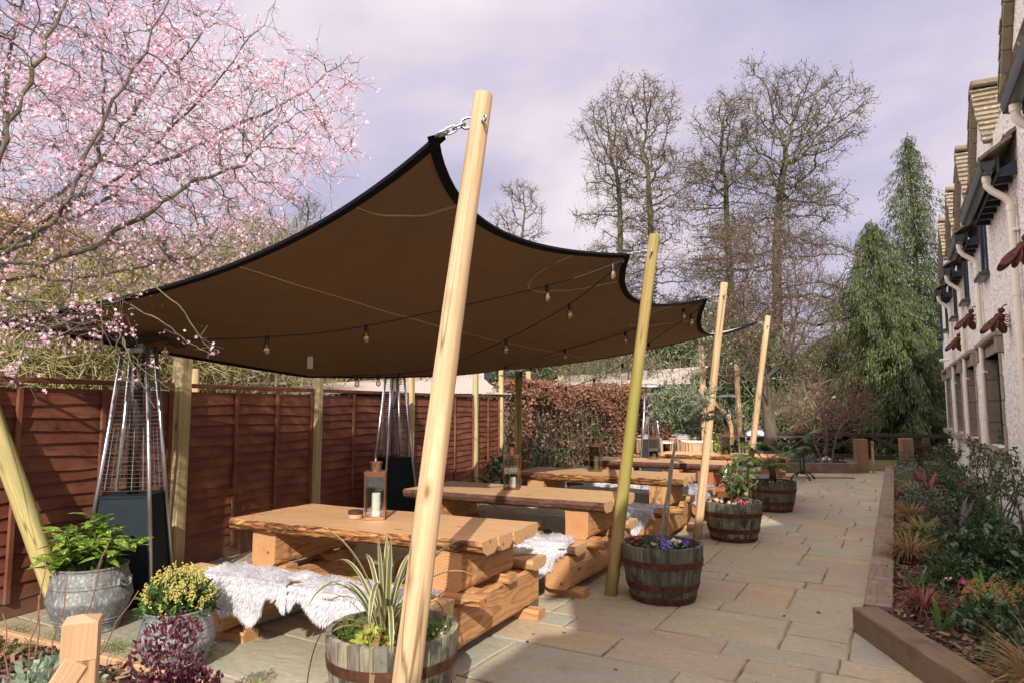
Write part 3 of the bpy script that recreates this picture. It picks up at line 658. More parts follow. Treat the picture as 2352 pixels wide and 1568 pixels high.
# ------------------------------------------------------------------ sheepskins
def fur_mesh(w,hang,seed,n=13000,back=False,topd=.26,mat='fur',jag=1.0):
    """skin draped over a bench seat: local X along the bench, front edge at y=-topd/2, seat top z=0"""
    r=np.random.default_rng(seed); T=topd; ph=r.uniform(0,6,4)
    def L(u): return hang*(.62+jag*(.26*np.sin(u*3.3+ph[0])+.16*np.sin(u*8+ph[1])))
    def S(u,v):
        """v 0..1: back of seat -> front edge -> hanging down"""
        tot=T+L(u); s=v*tot; th=.02
        top=s<T; y=np.where(top,T/2-s,-T/2-.018-.018*np.sin(np.clip((s-T)/.2,0,1)*PI)-.01*np.sin(u*7+ph[3])); z=np.where(top,th+.012*np.sin(u*9+s*18),th-(s-T))
        k=np.clip((s-(T-.04))/.08,0,1); z=np.where(np.abs(s-T)<.04,th-.04*k*k*.5,z)
        ww=w*(1-.10*np.sin(v*PI*2+ph[2])-.22*np.clip(v-.75,0,1)*2)
        return np.stack([u*ww/2,y,z],-1)
    g=Geo(); nu_,nv_=24,16
    U,Vv=np.meshgrid(np.linspace(-1,1,nu_),np.linspace(0,1,nv_),indexing='ij'); X=S(U,Vv); 
    F=np.array([[i*nv_+j,i*nv_+j+1,(i+1)*nv_+j+1,(i+1)*nv_+j] for i in range(nu_-1) for j in range(nv_-1)]); g.add(X.reshape(-1,3),F)
    u=r.uniform(-1,1,n);v=r.uniform(0,1,n)
    ed=r.random(n)<.22; u=np.where(ed&(r.random(n)<.4),np.sign(u)*r.uniform(.93,1,n),u); v=np.where(ed&(r.random(n)<.5),r.uniform(.93,1,n),v)
    p=S(u,v); e=.01; du=S(np.clip(u+e,-1,1),v)-S(np.clip(u-e,-1,1),v); dv=S(u,np.clip(v+e,0,1))-S(u,np.clip(v-e,0,1))
    nn=np.cross(du,dv); nn/=np.linalg.norm(nn,axis=1)[:,None]+1e-9; nn*=np.where((nn[:,2:3]+(-nn[:,1:2]))>0,1,-1)
    dv/=np.linalg.norm(dv,axis=1)[:,None]+1e-9; du/=np.linalg.norm(du,axis=1)[:,None]+1e-9
    cl=np.stack([np.sin(p[:,0]*29+p[:,2]*17),np.sin(p[:,1]*31+p[:,0]*13),np.sin(p[:,2]*37+p[:,0]*11)],-1)
    d=dv*.62+nn*.5+du*(np.where(np.abs(u)>.85,np.sign(u)*.6,0))[:,None]+cl*.20+r.normal(0,.14,(n,3)); d/=np.linalg.norm(d,axis=1)[:,None]
    ln=r.uniform(.028,.048,n)
    tv=[(0,-.04,0),(0,.04,0),(.5,.036,.05),(.5,-.036,.05),(1,0,-.12)]
    g.leaves(p,d,nn+r.normal(0,.3,(n,3)),ln,tv,[(0,1,2,3),(3,2,4)])
    return g
FUR={}
def fur(kind,label,ti,x,e,front=True,var=0,w=.95,hang=.3,group='sheepskins on the log benches'):
    key=(kind,var,w,hang)
    if key not in FUR:
        q=fur_mesh(w,hang,var*11+int(w*100)).build('sheepskin',M[kind],fix=False); FUR[key]=q.data; bpy.data.objects.remove(q)
    o=bpy.data.objects.new('sheepskin',FUR[key]); COL.objects.link(o)
    c,rz=TB[ti][0],TB[ti][1]; v=Matrix.Rotation(rz,3,'Z')@Vector((x,e*.69,0))
    o.location=(c[0]+v.x,c[1]+v.y,.447); o.rotation_euler=(0,0,rz); tag(o,label,'sheepskin',group)
    return o
fur('fur','white sheepskin on the left half of the nearest front bench',0,-.50,-1,var=1,w=.80,hang=.30)
fur('fur','white sheepskin on the right half of the nearest front bench, behind the striped leaves',0,.38,-1,var=2,w=.90,hang=.31)
fur('fur_cream','long cream sheepskin hanging from the back bench of the nearest table',0,.05,1,var=3,w=1.5,hang=.24)
fur('fur','white sheepskin on the right half of the second table front bench',1,.36,-1,var=4,w=1.05,hang=.36)
fur('fur','white sheepskin on the left half of the second table front bench',1,-.5,-1,var=5,w=.9,hang=.26)
fur('fur_cream','long cream sheepskin hanging from the back bench of the second table',1,.0,1,var=6,w=1.5,hang=.24)
fur('fur','white sheepskin on the right end of the third table front bench',2,.45,-1,var=7,w=.9,hang=.3)
fur('fur','white sheepskin on the left half of the third table front bench',2,-.48,-1,var=8,w=.95,hang=.26)
fur('fur_cream','long cream sheepskin hanging from the back bench of the third table',2,.0,1,var=9,w=1.5,hang=.24)
fur('fur_grey','grey sheepskin on the right end of the fourth table front bench',3,.45,-1,var=10,w=.95,hang=.26)
fur('fur','white sheepskin on the left half of the fourth table front bench',3,-.48,-1,var=8,w=.95,hang=.26)
fur('fur_cream','long cream sheepskin on the back bench of the fourth table',3,.1,1,var=11,w=1.6,hang=.24)
fur('fur_cream','cream sheepskin on the front bench of the farthest table behind the palm',4,.35,-1,var=12,w=1.2,hang=.28)
fur('fur_cream','cream sheepskin on the back bench of the farthest table',4,.1,1,var=6,w=1.5,hang=.24)
# ------------------------------------------------------------------ lanterns
def lantern(label,x,y,rz,mat,gl,ring=0.,h=.34,w=.155,candle='',z=.762,ch=.19):
    t=thing('lantern',label,'lantern',(x,y,z),rz,'metal lanterns on the log tables'); g=Geo(); q=w/2; b=.010
    for sx in(-1,1):
        for sy in(-1,1): g.cbox((sx*(q-b/2),sy*(q-b/2),h/2),(b,b,h-.048),.002)
    for zz in(.012,h-.012):
        for s in(-1,1): g.cbox((s*(q-b/2),0,zz),(b,w,.024),.002); g.cbox((0,s*(q-b/2),zz),(w-2*b,b,.024),.002)
    g.cbox((0,0,.005),(w-2*b,w-2*b,.006),.001); g.build('frame',mat,t)
    g=Geo(); g.prism([(-q*1.06,-q*1.06),(q*1.06,-q*1.06),(q*1.06,q*1.06),(-q*1.06,q*1.06)],(0,0,h),(1,0,0),(0,1,0),(0,0,.012)); g.lathe([(.042,h+.012),(.042,h+.07),(.05,h+.072),(.05,h+.082),(0,h+.084)],20); o=g.build('chimney_cap',mat,t,smooth='auto')
    g=Geo()
    for s in(-1,1):
        g.cbox((s*(q-b/2-.001),0,h/2),(.002,w-2*b-.002,h-.05),.0005); g.cbox((0,s*(q-b/2-.001),h/2),(w-2*b-.002,.002,h-.05),.0005)
    g.build('glass_panes',gl,t)
    g=Geo(); rr=.048; zc=h+.045
    if ring: P=[(rr*math.cos(a),0,zc+ .06*math.sin(a)+.03) for a in np.linspace(-.4,PI+.4,18)]
    else: P=[(0,rr*math.cos(a),zc+.06*math.sin(a)+.03) for a in np.linspace(-.4,PI+.4,18)]
    g.tube(P,.0035,6); g.build('carry_handle',mat,t,smooth=True)
    if candle:
        g=Geo(); r=.033; g.lathe([(r,.009),(r,ch-.004),(r-.004,ch),(.012,ch-.006),(0,ch-.007)],20,m=0); o=g.build('pillar_candle',M['wax'],smooth='auto',loc=(x+.008,y,z))
        c2=Geo(); c2.tube([(0,0,ch-.007),(.002,0,ch+.012)],.0016,5); c2.build('wick',M['black'],o); tag(o,candle,'candle','pillar candles in the lanterns')
lantern('bright copper lantern on the nearest table',-3.46,4.08,.62,M['copper'],M['glass'],candle='tall white pillar candle in the lantern on the nearest table')
lantern('copper lantern with a raised ring handle on the second table',-3.46,6.2,.35,M['copper_dark'],M['glass'],1,candle='short melted candle in the lantern with the ring handle',ch=.12)
lantern('dark copper lantern on the third table',-3.46,8.45,.2,M['copper_dark'],M['smoke'],candle='white pillar candle in the lantern on the third table')
lantern('dark copper lantern on the fourth table behind the olive stem',-3.44,10.85,.3,M['copper_dark'],M['smoke'],1,candle='short candle in the lantern behind the olive stem',ch=.08)
lantern('dark copper lantern on the farthest table left of the palm',-2.62,12.35,.3,M['copper_dark'],M['smoke'],1,candle='short candle in the farthest lantern',ch=.08)
t=thing('wooden_pot','small round wooden pot with a dark lid on the nearest table','pot',(-3.6,4.02,.762))
g=Geo(); g.lathe([(.052,0),(.055,.004),(.055,.03),(.052,.032)],24); g.build('pot_body',M['oak'],t,smooth='auto'); g=Geo(); g.lathe([(.056,.033),(.057,.036),(.057,.055),(.053,.059),(0,.059)],24); g.build('lid',plain('walnut_lid',(.07,.03,.018),.4),t,smooth='auto')
# ------------------------------------------------------------------ string lights
def string(label,P,bulbs,end=None):
    P=[Vector(p) for p in P]; t=thing('string_lights',label,'string lights',P[0],0,'festoon light strings under the sail')
    # smooth the path
    Q=[]
    for i in range(len(P)-1):
        p0=P[max(0,i-1)];p1=P[i];p2=P[i+1];p3=P[min(len(P)-1,i+2)]
        for k in range(8):
            s=k/8; Q.append(.5*((2*p1)+(-p0+p2)*s+(2*p0-5*p1+4*p2-p3)*s*s+(-p0+3*p1-3*p2+p3)*s**3))
    Q.append(P[-1]); g=Geo(); g.tube([q-P[0] for q in Q],.0055,6); g.build('cable',M['black'],t,smooth=True,fix=False)
    for b in bulbs:
        q=min(Q,key=lambda a:(a-Vector(b)).length)-P[0]
        g=Geo(); g.lathe([(.011,.012),(.016,.006),(.019,-.02),(.019,-.05),(.015,-.052)],12,tuple(q)); s=g.build('lamp_holder',M['black'],t,smooth='auto')
        g=Geo(); g.lathe([(.013,-.05),(.016,-.062),(.027,-.085),(.030,-.105),(.025,-.128),(.012,-.14),(0,-.142)],16,tuple(q)); g.build('bulb',M['bulb'],s,smooth=True)
        g=Geo()
        for a in range(5): g.tube([(q.x+.008*math.cos(a*1.26),q.y+.008*math.sin(a*1.26),q.z-.06),(q.x+.011*math.cos(a*1.26),q.y+.011*math.sin(a*1.26),q.z-.115)],.0012,4)
        g.build('filament',M['fil'],s)
w1=[(-2.07,5.78,2.91),(-2.64,5.37,2.66),(-3.89,4.43,2.28),(-4.51,3.92,2.17),(-5.1,3.42,2.14),(-5.6,2.91,2.18),(-5.84,2.6,2.2)]
string('string of bulbs running from the green stained pole to the far left sail corner',w1,[w1[1],w1[2],w1[3],w1[4],w1[5],(-2.15,5.72,2.87)])
w2=[(-2.07,5.78,2.9),(-2.7,5.98,2.58),(-3.55,6.23,2.3),(-4.59,6.59,2.07),(-5.43,6.82,2.01),(-5.76,6.41,1.98),(-6.05,6.02,1.95)]
string('string of bulbs running from the green stained pole to the fence behind the nearest table',w2,[w2[1],w2[2],w2[4],w2[5],(-5.6,6.62,1.99)])
w3=[(-2.06,8.6,2.9),(-2.29,8.59,2.84),(-3.16,8.83,2.6),(-4.18,9.08,2.43),(-5.45,9.54,2.25),(-6.6,9.9,2.15)]
string('string of bulbs running from the pole by the reddish shrub to the fence',w3,[w3[1],w3[2],w3[3],w3[4]])
a=at(1190,866,11.85); w4=[(-2.05,8.61,2.89),(-2.25,8.8,2.78),(-3.03,9.45,2.5)]+[tuple(at(*q)) for q in((1430,836,10.9),(1365,869,11.4),(1300,889,11.7),(1255,891,11.8),(1215,882,11.85))]+[tuple(a)]
string('string of bulbs sagging in front of the beech hedge to the capped pole',w4,[w4[1],w4[2],w4[3],w4[4],w4[5],w4[6],w4[7]])
# floodlight at the last fence post
a=at(1122,861,14.6); t=thing('floodlight','small black floodlight at the far end of the fence','floodlight',a,YAW); g=Geo(); g.cbox((0,0,0),(.19,.06,.17),.01); g.build('lamp_housing',M['black'],t); g=Geo(); g.cbox((0,-.033,0),(.16,.004,.13),.001); g.build('lens',M['pane'],t); g=Geo(); g.tube([(0,.03,0),(.1,.12,.0),(.22,.12,0)],.012,6); g.build('bracket',M['black'],t)
chain('steel chain from the last fence post to the capped pole',at(1150,861,13.0),at(1184,866,11.95))
# ------------------------------------------------------------------ pyramid patio heaters
def heater(label):
    t=thing('patio_heater',label,'patio heater',(0,0,0),0,'pyramid patio heaters'); b=.272; c=.092; z0,zc,zt=.03,.86,2.12
    def w(z): return b+(c-b)*(z/zt)
    g=Geo(); q=.012
    V=[(sx*(w(z)-q),sy*(w(z)-q),z) for z in(z0,zc) for sx,sy in((-1,-1),(1,-1),(1,1),(-1,1))]; g.add(V,[(0,1,2,3),(4,5,6,7),(0,1,5,4),(1,2,6,5),(2,3,7,6),(3,0,4,7)])
    ww=w(zc)-.004; g.prism([(-ww,-ww),(ww,-ww),(ww,ww),(-ww,ww)],(0,0,zc),(1,0,0),(0,1,0),(0,0,.02)); cb=g.build('cabinet',M['cab'],t)
    for sx in(-1,1):
        for sy in(-1,1):
            g=Geo(); g.tube([(sx*w(0),sy*w(0),0),(sx*w(zt),sy*w(zt),zt)],.018,10); g.build('leg',M['steel'],t,smooth=True)
    for dx,dy in((0,-1),(1,0),(0,1),(-1,0)):
        g=Geo(); n=34
        for i in range(n+1):
            z=.92+(2.06-.92)*i/n; a=w(z)-.008; o=w(z)-.002
            g.segs([(-a if dy else dx*o,dy*o if dy else -a,z)],[(a if dy else dx*o,dy*o if dy else a,z)],[.0015],[.0015],4)
        for s in(-1,1):
            for p in(.3,.75):
                z1,z2=.93,1.42; a=w(z1)*p*s; a2=w(z2)*p*s; f=lambda u,z:(u if dy else dx*w(z),dy*w(z) if dy else u,z)
                g.tube([f(a,z1),f(a2,z2)],.0028,5)
        g.build('wire_guard',M['wire'],t,fix=False)
    g=Geo(); g.lathe([(.048,.88),(.048,2.05)],16); g.build('glass_tube',M['smoke'],t,smooth=True)
    g=Geo(); 
    a=.29; h=.1; n=10; V=[];F=[]
    for i in range(n+1):
        for j in range(n+1):
            x=-1+2*i/n;y=-1+2*j/n; m_=max(abs(x),abs(y)); V.append((x*a,y*a,2.2-h*m_**2+.03*abs(x*y)))
    for i in range(n):
        for j in range(n): F.append([i*(n+1)+j,i*(n+1)+j+1,(i+1)*(n+1)+j+1,(i+1)*(n+1)+j])
    g.add(V,F); g.add(np.array(V)+np.array([0,0,.008]),F); g.build('reflector_hood',M['steel'],t,smooth=True)
    g=Geo(); g.lathe([(.1,2.05),(.1,2.09),(.03,2.1),(.03,2.19)],12); g.build('burner',M['wire'],t)
    return t
h1=heater('pyramid patio heater with steel legs at the left beside the fence'); h1.location=(-5.60,3.52,0); h1.rotation_euler.z=math.atan2(.39,-.31)
p=gr(905,1165,0); p=at(905,1000,9.9); dup(h1,'pyramid patio heater by the fence behind the nearest table',(p.x,p.y,0),-.45)
p=at(1494,1000,16.4); dup(h1,'pyramid patio heater behind the olive tree crown',(p.x,p.y,-.05),.35)
p=at(1677,1000,19.5); dup(h1,'pyramid patio heater at the back left of the steel ball',(p.x,p.y,-.25),.9)
p=at(1088,1000,17.5); dup(h1,'pyramid patio heater beyond the fence with only its hood showing',(p.x,p.y,-.13),.3)
# ------------------------------------------------------------------ tubs and barrels
GB='half barrel planters along the path'
def barrel(label,x,y,rz=0,s=1.,mt='stave'):
    t=thing('half_barrel',label,'barrel planter',(x,y,0),rz,GB); n=60
    def rr(z): u=z/.455; return s*(.258+.085*math.sin(u*PI*.5)**.9*.95+.002)
    zs=np.linspace(0,.455,14); prof=[(rr(z),z) for z in zs]+[(rr(.455)-.03,.457),(rr(.43)-.032,.40)]+[(rr(.38)-.03,.36)]
    g=Geo(); g.lathe(prof,n); V=g.v[0]; a=np.arctan2(V[:,1],V[:,0]); k=np.floor(a/(2*PI)*30); top=V[:,2]>.45
    V[top,2]+=.003*np.sin(k[top]*12.9898*3.1); V[:,:2]*=(1+.004*np.sin(k*78.2))[:,None]
    g.build('staves',M[mt],t,smooth='auto')
    for z0,z1 in((.0,.05),(.105,.16),(.29,.345)):
        g=Geo(); g.lathe([(rr(z0)+.001,z0+.001),(rr(z0)+.006,z0+.002),(rr(z1)+.006,z1-.001),(rr(z1)+.001,z1)],n); g.build('iron_hoop',M['hoop'],t,smooth='auto')
    g=Geo(); g.lathe([(rr(.38)-.03,.385),(.2*s,.395),(0,.40)],24); g.build('compost',M['soil'],t,smooth=True)
    return t
barrel('half barrel planter with striped sword leaves behind the tall front pole',-2.35,2.93,.3)
barrel('dark half barrel planter holding the olive tree',-1.78,5.8,1.2,mt='stave_dark')
barrel('pale half barrel planter holding the reddish shrub',-1.78,8.72,2.0)
barrel('dark half barrel planter holding the fan palm',-1.71,11.4,.7,mt='stave_dark')
def zinc(label,x,y,s,rz):
    t=thing('zinc_tub',label,'zinc tub',(x,y,0),rz,'zinc tubs'); H=.455*s
    P=[(.205,0),(.212,.012),(.207,.02)]
    for z in np.linspace(.03,.23,9): P.append((.207+.078*(z-.03)/.2,z))
    for z in np.linspace(.24,.43,14):
        u=(z-.23)/.2; P.append((.285-.045*u-.0*u+(.006*max(0,math.cos((z-.345)*PI/.012)) if abs(z-.345)<.03 else 0),z))
    P+=[(.24,.44),(.248,.447),(.248,.455),(.240,.459),(.232,.452),(.228,.40)]
    P=[(r*s*.98,z*s) for r,z in P]; 
    for zb in(.075,.09,.105): pass
    g=Geo(); g.lathe(P,48); g.build('tub_body',M['zinc'],t,smooth='auto')
    g=Geo()
    for zb in(.08,.1,.33,.352): 
        r_=(.207+.078*(zb-.03)/.2 if zb<.23 else .285-.045*(zb-.23)/.2)*s*.98
        g.tube([(r_*math.cos(a),r_*math.sin(a),zb*s) for a in np.linspace(0,2*PI,48,endpoint=False)],.006*s,6,closed=True)
    g.build('raised_ribs',M['zinc'],t,smooth=True)
    for a in(0,PI):
        g=Geo(); r_=.262*s; c=Vector((math.cos(a),math.sin(a),0)); q=Vector((-math.sin(a),math.cos(a),0))
        Q=[c*r_+q*(.06*s*math.cos(b))+Vector((0,0,.37*s-.05*s*math.sin(b)))+c*(.03*math.sin(b)) for b in np.linspace(0,PI,12)]
        g.tube(Q,.006,6)
        for sg in(-1,1): g.cbox(tuple(c*(r_+.004)+q*(sg*.06*s)+Vector((0,0,.355*s))),(.02,.02,.05),.004,Matrix.Rotation(a,3,'Z'))
        g.build('drop_handle',M['zinc'],t,smooth='auto')
    g=Geo(); g.lathe([(.23*s,.39*s),(0,.40*s)],24); g.build('compost',M['soil'],t)
    return t
zinc('large zinc tub with the spotted laurel at the left',-5.17,2.97,1.0,.4)
zinc('small zinc tub with the cream flowered bush at the left',-3.93,2.80,.80,-.5)
# ------------------------------------------------------------------ plant builders
LM={}
LM['laurel']=leafmat('spotted_laurel_leaf',[(.07,.15,.02),(.12,.24,.03),(.17,.30,.04)],.3,.25,.5,((.6,.6,.14),60,.58))
LM['pieris']=leafmat('pieris_leaf',[(.03,.075,.02),(.06,.13,.03),(.10,.17,.03)],.4,.2)
LM['cream']=leafmat('cream_flower_beads',[(.42,.42,.09),(.56,.52,.14),(.50,.40,.12),(.62,.60,.25)],.7,.2)
LM['purple']=leafmat('purple_leaf',[(.05,.012,.022),(.10,.02,.035),(.16,.035,.05),(.08,.03,.04)],.35,.2,.5)
LM['sage']=leafmat('sage_leaf',[(.18,.25,.17),(.28,.35,.26),(.36,.42,.34)],.8,.2)
LM['varieg']=leafmat('variegated_leaf',[(.25,.32,.04),(.45,.42,.1),(.12,.2,.03)],.4,.2)
LM['moss']=leafmat('moss_tuft',[(.07,.14,.02),(.12,.2,.03),(.16,.24,.05)],.7,.3)
LM['dark']=leafmat('dark_green_leaf',[(.02,.05,.018),(.035,.085,.025),(.06,.12,.035)],.3,.12,.6)
LM['mid']=leafmat('mid_green_leaf',[(.03,.065,.018),(.05,.10,.025),(.08,.14,.04)],.45,.25)
LM['grey']=leafmat('silver_leaf',[(.10,.14,.11),(.18,.22,.18),(.25,.29,.25)],.7,.15)
LM['olive']=leafmat('olive_leaf',[(.06,.09,.045),(.11,.15,.075),(.22,.26,.17),(.32,.36,.26)],.5,.15)
LM['tan']=leafmat('tan_grass_blade',[(.26,.16,.07),(.36,.24,.11),(.2,.11,.05)],.7,.3)
LM['straw']=leafmat('straw_grass_blade',[(.30,.28,.12),(.40,.36,.17),(.2,.21,.08)],.7,.3)
LM['redg']=leafmat('red_blade',[(.22,.05,.04),(.32,.09,.07),(.14,.04,.03)],.5,.25)
LM['bronze']=leafmat('bronze_blade',[(.05,.035,.045),(.09,.06,.075)],.4,.2)
LM['iris']=leafmat('iris_blade',[(.07,.17,.04),(.12,.25,.05)],.4,.3)
LM['photinia']=leafmat('photinia_leaf',[(.04,.085,.022),(.08,.15,.03),(.05,.10,.03),(.12,.05,.05)],.3,.2,.55)
LM['palm']=leafmat('palm_blade',[(.03,.085,.015),(.06,.14,.02),(.12,.2,.03)],.35,.25,.5)
LM['cstripe']=leafmat('cream_stripe_blade',[(.55,.5,.27),(.45,.42,.2),(.6,.5,.3)],.4,.3)
LM['gstripe']=leafmat('green_stripe_blade',[(.11,.14,.06),(.17,.19,.09)],.4,.3)
LM['beech']=leafmat('copper_beech_leaf',[(.15,.07,.042),(.24,.115,.07),(.34,.18,.115),(.19,.08,.05)],.6,.25)
LM['ivy']=leafmat('ivy_leaf',[(.02,.045,.015),(.045,.09,.025),(.08,.135,.035)],.35,.15,.55)
LM['conifer']=leafmat('cypress_spray',[(.016,.042,.018),(.035,.075,.026),(.08,.125,.035),(.13,.165,.05),(.14,.10,.045)],.6,.25)
LM['rosy']=leafmat('young_rose_leaf',[(.05,.09,.03),(.09,.13,.035),(.10,.06,.035)],.45,.25)
for nme,c in dict(pink=(.75,.42,.55),red=(.5,.01,.02),violet=(.18,.12,.55),white=(.82,.82,.8),deep=(.05,.01,.16),yellow=(.75,.5,.02),rose=(.7,.06,.2),buff=(.7,.45,.35),brown=(.36,.22,.075)).items():
    LM[nme]=leafmat(nme+'_petal',[c,tuple(min(.95,a*1.2) for a in c)],.6,.2)
STEM=plain('brown_stem',(.10,.06,.035),.8); STEMG=plain('green_stem',(.08,.12,.03),.7); STEMR=plain('red_brown_stem',(.22,.09,.055),.7)
def dome(n,r,h,c=(0,0,0),shell=.35):
    d=rdir(n); d[:,2]=np.abs(d[:,2]); k=1-shell*rng.random(n)**1.5; return d*k[:,None]*np.array([r,r,h])+np.array(c),d
def bushy(name,label,cat,loc,r,h,n,L,mat,group=None,z0=.0,tmpl=None,flat=.7,up=.35,part='leaves',stems=9,shell=.5,squash=1.):
    t=thing(name,label,cat,loc,rng.uniform(0,6),group); P,N=dome(n,r,h,(0,0,z0),shell); P[:,1]*=squash
    P*=1+.14*np.sin(P[:,0:1]*17+P[:,2:3]*13); D=N*.6+rdir(n,up)*.8; g=Geo(); tv,tf=tmpl or leaf(.24)
    g.leaves(P,D,rdir(n,1.),rng.uniform(.6,1.15,n)*L,tv,tf); g.build(part,mat,t,fix=False)
    if stems:
        g=Geo(); q=P[rng.integers(0,n,stems*4)]*.8; b=rdir(len(q))*.02; b[:,2]=0; g.segs(b,q*np.array([.5,.5,.55]),np.full(len(q),.006),np.full(len(q),.004),4); g.segs(q*np.array([.5,.5,.55]),q,np.full(len(q),.004),np.full(len(q),.002),4); g.build('stems',STEM,t,fix=False)
    return t
def blades(g,n,L,w,spread,droop,up=1.,r0=.03,seg=6,m=0,mm=None,wob=.0):
    """arching strap leaves from the ground; mm: (edge mat, centre mat)"""
    for i in range(n):
        a=rng.uniform(0,2*PI); l=L*rng.uniform(.55,1.1); s=spread*rng.uniform(.3,1.1); dp=droop*rng.uniform(.3,1.2); dr=np.array([math.cos(a),math.sin(a),0]); sd=np.array([-math.sin(a),math.cos(a),0]); p=dr*r0*rng.random()+np.array([0,0,0]); an=PI/2-s*.5; C_=[p]; 
        for k in range(seg): 
            t=(k+1)/seg; e=an-dp*t*t*2.2; p=p+(dr*math.cos(e)+np.array([0,0,math.sin(e)]))*l/seg; C_.append(p)
        C_=np.array(C_); ww=w*np.array([.7]+[1.]*(seg-2)+[.62,.04])[:seg+1]
        nn=np.array([-dr*math.sin(an)*0,])
        cols=[(-1,-.55),(-.55,.55),(.55,1)] if mm else [(-1,1)]
        for ci,(x0,x1) in enumerate(cols):
            V=np.concatenate([C_+sd*(ww*x0)[:,None]*.5+np.array([0,0,1])*(abs(x0)*ww*.16)[:,None],C_+sd*(ww*x1)[:,None]*.5+np.array([0,0,1])*(abs(x1)*ww*.16)[:,None]]); q=np.arange(seg); F=np.stack([q,q+1,seg+1+q+1,seg+1+q],1)
            g.add(V,F,(mm[1] if ci==1 else mm[0]) if mm else m)
def tussock(name,label,cat,loc,n,L,w,spread,droop,mat,group=None,mm=None,mats=None):
    t=thing(name,label,cat,loc,0,group); g=Geo(); blades(g,n,L,w,spread,droop,mm=mm); g.build('blades',mats or mat,t,fix=False); return t
def blossom(name,label,loc,n,r,mat,leafm=None,group=None,size=.03,h=.05,eye=None,cat='flowers'):
    t=thing(name,label,cat,loc,0,group); P,N=dome(n,r,h); D=rdir(n); U=N*.4+np.array([.1,-.8,.8])+rng.normal(0,.25,(n,3)); g=Geo(); g.leaves(P+np.array([0,0,.025]),D,U,size,*FLW); g.build('petals',mat,t,fix=False)
    if eye: g=Geo(); g.leaves(P+np.array([0,0,.025])+U/np.linalg.norm(U,axis=1)[:,None]*.003,D,U,size*.35,*FLW); g.build('flower_eyes',eye,t,fix=False)
    m=max(14,n*4); P,N=dome(m,r*1.15,h*.8); g=Geo(); g.leaves(P,N+rdir(m,.2),rdir(m,1.),rng.uniform(.03,.05,m),*leaf(.32)); g.build('leaves',leafm or LM['mid'],t,fix=False); return t
# tubs
z1=(-5.17,2.97,.40)
t=thing('spotted_laurel','spotted laurel with glossy yellow flecked leaves in the large zinc tub','shrub',z1); g=Geo(); gs=Geo()
for i in range(25):
    a=rng.uniform(0,2*PI); r_=.26*math.sqrt(rng.random()); h=rng.uniform(.08,.30)*(1.25-r_*1.6)+.03; 
    if i<3: h=.40-.05*i; r_=.05*i
    tip=np.array([r_*math.cos(a),r_*math.sin(a),h]); gs.segs([tip*np.array([.3,.3,0])],[tip],[.006],[.004],5)
    n=9; az=np.arange(n)*2.4+a; el=rng.uniform(-.25,.7,n); D=np.stack([np.cos(az)*np.cos(el),np.sin(az)*np.cos(el),np.sin(el)],1)
    P=tip+D*.012-np.array([0,0,1])*(rng.random(n)*.09)[:,None]; g.leaves(P,D,np.tile([0,0,1.],(n,1))+rng.normal(0,.25,(n,3)),rng.uniform(.11,.18,n),*leaf(.225,.05,.16))
g.build('leaves',LM['laurel'],t,smooth=False,fix=False); gs.build('stems',STEMG,t,fix=False)
z2=(-3.93,2.80,.315)
t=bushy('pieris','rounded pieris bush with cream flower sprays in the small zinc tub','shrub',z2,.2,.215,1500,.055,LM['pieris'],tmpl=leaf(.17),stems=8,shell=.6)
g=Geo(); n=150; P,N=dome(n,.2,.26,(0,0,0),.12); P=P[N[:,2]>.25];N=N[N[:,2]>.25]
for p,d in zip(P,N):
    k=14; s=np.linspace(0,1,k); ax=np.array([d[0]*.5,d[1]*.5,.9]); Q=p+ax*(s*.075)[:,None]+rng.normal(0,.008,(k,3))*(1.2-s)[:,None]; g.leaves(Q,rdir(k,-.4),rdir(k),.013,[(0,0,0),(.3,.45,.1),(1,.3,0),(1,-.3,0),(.3,-.45,.1),(.5,0,.5)],[(0,1,5),(1,2,5),(2,3,5),(3,4,5),(4,0,5)])
g.build('flower_sprays',LM['cream'],t,fix=False)
# striped sword plant in barrel 1
b1=(-2.35,2.93,.40)
t=thing('striped_flax','flax with arching cream edged sword leaves in the front barrel','plant',(b1[0]-.05,b1[1],b1[2]))
g=Geo(); blades(g,17,.60,.026,1.0,.7,mm=(0,1),r0=.07,seg=11); blades(g,10,.74,.024,1.2,1.1,mm=(0,1),r0=.06,seg=12); blades(g,4,.66,.034,.16,.06,mm=(0,1),r0=.03,seg=8); g.build('sword_leaves',[LM['cstripe'],LM['gstripe']],t,fix=False)
g=Geo()
for (ax,ay,l) in((-.9,-.35,.95),(-.75,-.75,.85),(.55,-.95,.9)):
    k=14; u=np.linspace(0,1,k); d=np.array([ax,ay,0])/math.hypot(ax,ay); P=d*(l*.46*(1-(1-u)**2.2))[:,None]+np.array([0,0,1])*(.62*l*u-1.18*l*u*u)[:,None]; w=.013*np.sin(np.clip(u*2.6+.5,0,PI))+.002; sd=np.array([-d[1],d[0],0])
    q=np.arange(k-1); g.add(np.concatenate([P-sd*w[:,None],P+np.array([0,0,-.004]),P+sd*w[:,None]]),np.concatenate([np.stack([q,q+1,k+q+1,k+q],1),np.stack([k+q,k+q+1,2*k+q+1,2*k+q],1)]))
g.build('dry_leaves',LM['tan'],t,fix=False)
